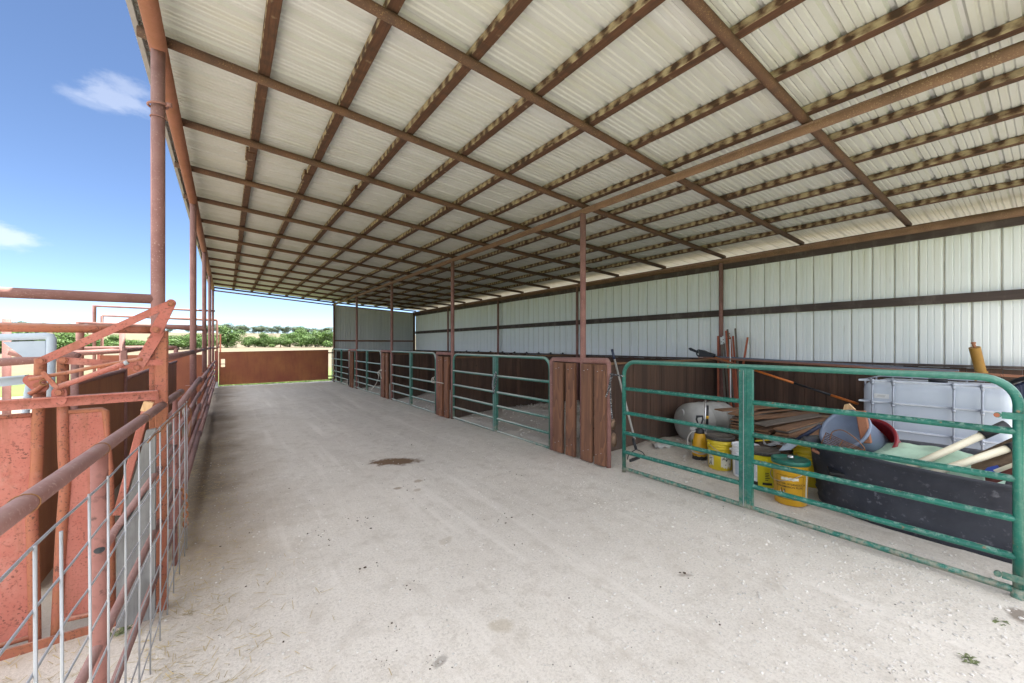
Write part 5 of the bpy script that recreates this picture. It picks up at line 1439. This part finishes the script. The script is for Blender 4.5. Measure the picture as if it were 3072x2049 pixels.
# pale green cloth sack
b = MB(); vs = []; nu, nv = 26, 14
c0 = P(2790, 1372, X=4.85)
for i in range(nu + 1):
    for j in range(nv + 1):
        f = i / nu - .5; g_ = j / nv - .5
        y = c0.y - f * .78; x = c0.x + g_ * .52
        e = max(0, (1 - (2 * abs(f)) ** 3.2) * (1 - (2 * abs(g_)) ** 2.6))
        z = c0.z - .13 + .20 * e ** .55 + .03 * mnoise.noise(Vector((x * 5, y * 5, 1))) + .018 * mnoise.noise(Vector((x * 14, y * 9, 7))) + .05 * g_
        vs.append((x + .02 * mnoise.noise(Vector((y * 6, 2, z))), y, z))
b.add(vs, [(i * (nv + 1) + j, i * (nv + 1) + j + 1, (i + 1) * (nv + 1) + j + 1, (i + 1) * (nv + 1) + j) for i in range(nu) for j in range(nv)], True)
o = b.build('cloth_sack', M['cloth']); md = o.modifiers.new('s', 'SOLIDIFY'); md.thickness = .006
tag(o, 'pale green cloth sack slumped in the middle of the stock tank', 'sack')
# cream pipes with dark collars
def pvc(p0, p1, X0_, X1_, label, collar):
    A = P(*p0, X=X0_); B = P(*p1, X=X1_); d = (B - A).normalized()
    t = thing('plastic_pipe', label, 'pipe', A, None)
    b = MB(); b.tube([A, B], .0265, 16); b.build('tube', M['pvc'], t)
    if collar: b = MB(); b.tube([B - d * .005, B + d * collar], .034, 16); b.build('dark_end', M['black'], t)
pvc((2670, 1428), (2948, 1305), 4.50, 4.78, 'cream plastic pipe with black end, upper of two in the stock tank', .16)
pvc((2770, 1428), (3026, 1345), 4.42, 4.66, 'cream plastic pipe with black end, lower of two in the stock tank', .05)
for k, (A, B, w, m, lb) in enumerate(((P(2900, 1395, X=4.95), P(3050, 1328, X=4.85), .13, 'oldboard', 'rough brown board behind the upper cream pipe'), (P(2870, 1425, X=4.7), P(3060, 1365, X=4.62), .12, 'oldboard', 'rough brown board under the lower cream pipe'), (P(2960, 1440, X=4.6), P(3070, 1400, X=4.55), .10, 'redbrown', 'dull red board at the right end of the stock tank'), (P(2985, 1415, X=4.52), P(3065, 1385, X=4.5), .012, 'pvc', 'thin pale rod near the blue scoop'))):
    b = MB(); b.beam(A, B, w, .03, up=(-.5, 0, 1), bev=.004); tag(b.build('tank_board' if k < 3 else 'thin_rod', M[m]), lb, 'board' if k < 3 else 'rod')
b = MB(); b.plate([P(2945, 1425, X=4.55), P(2965, 1405, X=4.58), P(2995, 1398, X=4.58), P(3002, 1412, X=4.55), P(2980, 1428, X=4.52)], .02); tag(b.build('blue_scoop', M['blue']), 'bright blue plastic piece among the boards in the stock tank', 'scoop')
# green crate behind the pails
c = P(2440, 1330, X=5.35); t = thing('plastic_crate', 'dark green plastic crate behind the pails', 'crate', (c.x, c.y, 0))
for k in range(5):
    b = MB(); b.box((c.x, c.y, .04 + .075 * k), (.42 + .01 * k, .52 + .01 * k, .070), bev=.012); b.build('rib_tier', M['crate'], t)

# small things between the pails and the stacks
t = thing('wire_coil', 'tangled coil of thin grey wire on the black lidded pail', 'wire', P(2320, 1330, X=4.75))
b = MB(); q0 = P(2322, 1335, X=4.72)
for k in range(5):
    b.tube(bez([q0 + Vector((.07 * math.cos(a + k) * (1 + .2 * math.sin(3 * a + k)), .10 * math.sin(a + k), .03 + .03 * math.sin(2 * a + k * 1.7))) for a in [2 * math.pi * j / 9 for j in range(10)]], 3), .0028, 5)
b.build('strands', M['galv'], t)
for k, (px, py, xx, L0, w, m, lb, nm) in enumerate((
        (2335, 1318, 5.02, .34, .05, 'black', 'black rubber strip lying between the pails and the picket stack', 'rubber_strip'),
        (2300, 1322, 4.98, .22, .03, 'yellow', 'short yellow plastic handle behind the white pail', 'tool_handle'),
        (2392, 1326, 5.05, .26, .045, 'oldboard', 'short brown offcut propped behind the amber pail', 'offcut'),
        (2405, 1345, 4.95, .30, .02, 'rustwire', 'rusty rod propped beside the tank end', 'rod'))):
    q = P(px, py, X=xx); b = MB(); b.beam(q + Vector((-.02, L0 / 2, -.02)), q + Vector((.05, -L0 / 2, .03)), w, w * .5, bev=.003); tag(b.build(nm, M[m]), lb, nm.replace('_', ' '))
# ------------------------------------------------------------------ loose stones, straw and crumbs on the ground
def ico(sub=1):
    bm = bmesh.new(); bmesh.ops.create_icosphere(bm, subdivisions=sub, radius=1)
    v = [x.co.copy() for x in bm.verts]; f = [[q.index for q in x.verts] for x in bm.faces]; bm.free(); return v, f
IV, IF = ico(1)
def scatter(name, n, region, rmin, rmax, m, label, cat, flat=.6, pw=3):
    b = MB()
    for k in range(n):
        x, y = region()
        r = rmin + (rmax - rmin) * R.random() ** pw; z = gz(x, y)
        sx_, sy3 = R.uniform(.7, 1.3), R.uniform(.7, 1.3); a = R.uniform(0, 6.3); sd_ = R.uniform(0, 99)
        vs = []
        for p in IV:
            q = p * (1 + .35 * mnoise.noise(p * 1.3 + Vector((sd_, 0, 0))))
            X, Y_ = q.x * r * sx_, q.y * r * sy3
            vs.append((x + X * math.cos(a) - Y_ * math.sin(a), y + X * math.sin(a) + Y_ * math.cos(a), z + r * .25 + q.z * r * flat))
        b.add(vs, IF)
    return tag(b.build(name, m), label, cat, kind='stuff')
def vis(xa, xb, ya, yb):
    def f():
        return R.uniform(xa, xb), R.uniform(ya, yb)
    return f
def near():
    while True:
        x, y = R.uniform(-.3, 3.9), R.uniform(.3, 7)
        if R.random() < 1.6 / (1 + y): return x, y
scatter('gravel', 7000, near, .0018, .008, M['stone'], 'small pale limestone chips scattered on the alley floor', 'gravel', pw=4)
scatter('dark_grit', 1600, near, .0015, .005, M['grit'], 'small grey grit scattered on the alley floor', 'gravel', pw=3)
def corner():
    while True:
        x, y = R.gauss(3.1, .75), R.gauss(.5, .75)
        if x < 4.3 and y > -.4: return x, y
scatter('coarse_gravel', 3000, corner, .002, .011, M['stone'], 'coarser pale gravel in front of the near end of the nearest gate', 'gravel', pw=3.5)
scatter('stall_gravel', 900, vis(3.9, 6.4, 2.3, 3.6), .004, .018, M['stone'], 'broken pale rubble on the stall floor behind the nearest gate', 'gravel', pw=3)
scatter('fill_gravel', 1600, vis(3.9, 6.4, 4.2, 10.5), .006, .022, M['stone'], 'loose grey gravel filling the stalls behind the further gates', 'gravel', pw=2)
def crumbs():
    px, py = R.choice(((1040, 1500), (1045, 1560), (1300, 1985), (1310, 1990), (1060, 1555), (1410, 1430), (1120, 1560), (1170, 1990), (1230, 1765), (2060, 1725), (1250, 1450), (1500, 1560), (960, 1610), (1120, 1700), (1230, 1500), (1200, 1880), (1520, 1420), (1110, 1300), (1250, 1330)))
    q = P(px + R.gauss(0, 22), py + R.gauss(0, 12), Z=0); return q.x, q.y
scatter('manure_crumbs', 170, crumbs, .002, .010, M['dung'], 'dark dry manure crumbs scattered over the alley floor', 'crumbs', flat=.45, pw=2.5)
def anyw(): return R.uniform(-.2, 3.7), R.uniform(1, 14)
scatter('dirt_crumbs', 420, anyw, .002, .008, M['dung'], 'dark specks of dirt strewn along the alley', 'crumbs', flat=.4, pw=2.5)
b = MB()
for k in range(3800):
    if k < 2700:
        x = -.36 + abs(R.gauss(0, .30)); y = R.uniform(.9, 8.0)
    else: x = R.uniform(-1.6, -.40); y = R.uniform(1.0, 2.9)
    L0 = R.uniform(.015, .085); a = R.uniform(0, 6.28); z = gz(x, y) + R.uniform(.002, .008); w = R.uniform(.0008, .0019)
    dx, dy = math.cos(a) * L0 / 2, math.sin(a) * L0 / 2; nx_, ny_ = -math.sin(a) * w, math.cos(a) * w
    tz = R.uniform(-.004, .006)
    b.add([(x - dx - nx_, y - dy - ny_, z), (x + dx - nx_, y + dy - ny_, z + tz), (x + dx + nx_, y + dy + ny_, z + tz), (x - dx + nx_, y - dy + ny_, z + .001)], [(0, 1, 2, 3)])
tag(b.build('straw_litter', M['straw']), 'thin dry straw littered along the foot of the pipe fence', 'straw', kind='stuff')
# weeds
def weed(px, py, n, hh, label):
    q = P(px, py, Z=0); b = MB()
    for k in range(n):
        a = R.uniform(0, 6.28); L0 = R.uniform(.4, 1) * hh; o = Vector((q.x + R.uniform(-.03, .03), q.y + R.uniform(-.02, .02), gz(q.x, q.y)))
        d = Vector((math.cos(a), math.sin(a), R.uniform(.15, .7))).normalized(); s = d.cross(Vector((0, 0, 1))).normalized() * .0055
        m_ = o + d * L0 * .55; e = o + d * L0 + Vector((0, 0, -.01))
        b.add([o - s * .5, o + s * .5, m_ + s, m_ - s, e], [(0, 1, 2, 3), (3, 2, 4)])
    tag(b.build('weed', M['weedm']), label, 'weed')
weed(2908, 1972, 22, .045, 'sparse green weed in the gravel at the lower right')
weed(2995, 1862, 12, .04, 'dry weed sprig by the foot of the nearest gate')
weed(360, 1900, 30, .06, 'small green weed in the straw below the wire mesh panel')
# long grass fringe outside the sheet gate
b = MB()
for k in range(2600):
    x = R.uniform(-1.5, 4.3); y = YEND + .35 + abs(R.gauss(0, .9)); z = -.13
    hh = R.uniform(.05, .16); a = R.uniform(0, 6.28); s = Vector((math.cos(a), math.sin(a), 0)) * .006; l = Vector((R.gauss(0, .04), R.gauss(0, .04), hh))
    o = Vector((x, y, z)); b.add([o - s, o + s, o + l], [(0, 1, 2)])
tag(b.build('grass_fringe', M['leaf']), 'bright green grass along the outside of the rusty sheet gate', 'grass', kind='stuff')

# ------------------------------------------------------------------ trees
def crown_mesh(seed, n, rx, ry, rz_, z0, leaf, lob=9, core=.35):
    r = random.Random(seed); b = MB(); lobes = []
    for k in range(lob):
        a = r.uniform(0, 6.28); d = r.uniform(.1, .72); zz = r.uniform(-.55, .75)
        lobes.append((Vector((math.cos(a) * d * rx, math.sin(a) * d * ry, z0 + zz * rz_)), r.uniform(.30, .52)))
    for k in range(n):
        c, s = r.choice(lobes)
        v = Vector((r.gauss(0, 1), r.gauss(0, 1), r.gauss(0, 1))).normalized() * (r.uniform(core, 1.0) ** .5)
        p = c + Vector((v.x * rx * s, v.y * ry * s, v.z * rz_ * s * .9))
        if p.z < .12: p.z = .12 + r.uniform(0, .3)
        nn = (v + Vector((r.uniform(-.8, .8), r.uniform(-.8, .8), r.uniform(-.3, .9)))).normalized()
        s1 = nn.cross(Vector((r.uniform(-1, 1), r.uniform(-1, 1), r.uniform(-1, 1)))).normalized(); s2_ = nn.cross(s1)
        L0 = leaf * r.uniform(.6, 1.3); W = L0 * r.uniform(.45, .7)
        b.add([p - s1 * L0 * .5, p + s2_ * W * .5 + s1 * .1 * L0, p + s1 * L0 * .6, p - s2_ * W * .5 + s1 * .1 * L0], [(0, 1, 2, 3)])
    return b
def trunk_mesh(seed, hgt, spread):
    r = random.Random(seed + 50); b = MB()
    b.tube([(0, 0, -.6), (.04, .02, hgt * .25), (.02, -.03, hgt * .45)], [.13, .10, .07], 8)
    for k in range(6):
        a = k * 1.05 + r.uniform(-.3, .3); e = r.uniform(.5, 1) * spread
        b.tube(bez([(.03, 0, hgt * r.uniform(.12, .35)), (math.cos(a) * e * .5, math.sin(a) * e * .5, hgt * .5), (math.cos(a) * e, math.sin(a) * e, hgt * r.uniform(.65, .9))], 4), [.06 - .0055 * q for q in range(9)], 6)
    return b
protos = []
def proto(k, n, rx, ry, rz_, z0, leaf, m, hgt, lob):
    t = bpy.data.objects.new('tree', None); C.objects.link(t)
    crown_mesh(k, n, rx, ry, rz_, z0, leaf, lob).build('crown', M[m], t); trunk_mesh(k, hgt, rx * .6).build('trunk', M['bark'], t)
    protos.append([t, False])
proto(1, 5200, 3.0, 2.6, 2.2, 1.75, .22, 'leaf', 3.6, 12)
proto(2, 5600, 3.6, 2.8, 1.9, 1.5, .22, 'leaf', 3.2, 14)
proto(3, 4600, 2.4, 2.4, 2.4, 1.9, .21, 'leaf', 4.0, 11)
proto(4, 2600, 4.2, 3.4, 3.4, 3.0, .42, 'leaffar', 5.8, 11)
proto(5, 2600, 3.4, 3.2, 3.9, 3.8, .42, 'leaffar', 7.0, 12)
def plant(k, px, dist, sc, label, group=None, vs_=.88):
    u = (px - 1536) / FPX; dr = Vector((sy + u * cy, cy - u * sy, 0)).normalized()
    q = dr * dist; z = fz(q.x, q.y)
    t, used = protos[k]; protos[k][1] = True
    rot = (0, 0, R.uniform(0, 6.28))
    wd = sc * (1.0 if group and 'ridge' in group else 1.0); s = (wd * R.uniform(.95, 1.15), wd * R.uniform(.95, 1.15), sc * vs_)
    if not used: o = t; o.location = (q.x, q.y, z); o.rotation_euler = rot; o.scale = s
    else: o = dup(t, (q.x, q.y, z), rot, None, s)
    tag(o, label, 'tree', group)
gr = ['leafy green tree seen over the sheet gate next to the end wall', 'leafy tree over the sheet gate, second from the end wall', 'rounded leafy tree in the middle of the row over the sheet gate', 'low leafy tree left of the middle over the sheet gate', 'low leafy tree over the sheet gate just right of the grassy gap', 'taller tree behind the row near the end wall', 'dense tree between the farthest eave posts and the grassy gap']
for lab, (k, px, d_, s) in zip(gr, ((0, 972, 84, .95), (1, 918, 86, .90), (0, 868, 88, .84), (1, 818, 88, .74), (1, 765, 87, .66), (2, 905, 96, 1.14), (2, 682, 82, .95))): plant(k, px, d_, s, lab, 'trees seen over the sheet gate')
row = [(1, 992, 88, .98), (0, 945, 90, .9), (1, 842, 84, .70), (2, 795, 86, .70), (0, 745, 90, .60), (1, 655, 84, .9)]
for k, px, d_, s in row: plant(k, px, d_, s, 'green bush filling the hedge line between the trees over the sheet gate', 'bushes in the hedge line')
lefts = [(0, 618, 78, .80), (2, 575, 74, .9), (1, 535, 72, .85), (0, 498, 74, .85), (1, 405, 76, .72), (2, 345, 74, .76), (1, 300, 70, .78), (0, 262, 68, .88), (2, 222, 66, .95), (1, 180, 66, .92), (0, 130, 66, 1.0), (2, 80, 68, 1.0), (1, 30, 68, 1.0), (0, -40, 70, 1.0), (1, -120, 72, 1.0), (1, 440, 84, .62), (2, -200, 74, 1.0), (0, -310, 76, 1.0), (1, -430, 78, 1.0), (0, -570, 80, 1.0), (2, -740, 80, 1.0), (1, -940, 82, 1.0)]
for k, px, d_, s in lefts: plant(k, px, d_, s, 'green leafy tree in the tree line seen behind the cattle pens', 'trees behind the cattle pens', .60)
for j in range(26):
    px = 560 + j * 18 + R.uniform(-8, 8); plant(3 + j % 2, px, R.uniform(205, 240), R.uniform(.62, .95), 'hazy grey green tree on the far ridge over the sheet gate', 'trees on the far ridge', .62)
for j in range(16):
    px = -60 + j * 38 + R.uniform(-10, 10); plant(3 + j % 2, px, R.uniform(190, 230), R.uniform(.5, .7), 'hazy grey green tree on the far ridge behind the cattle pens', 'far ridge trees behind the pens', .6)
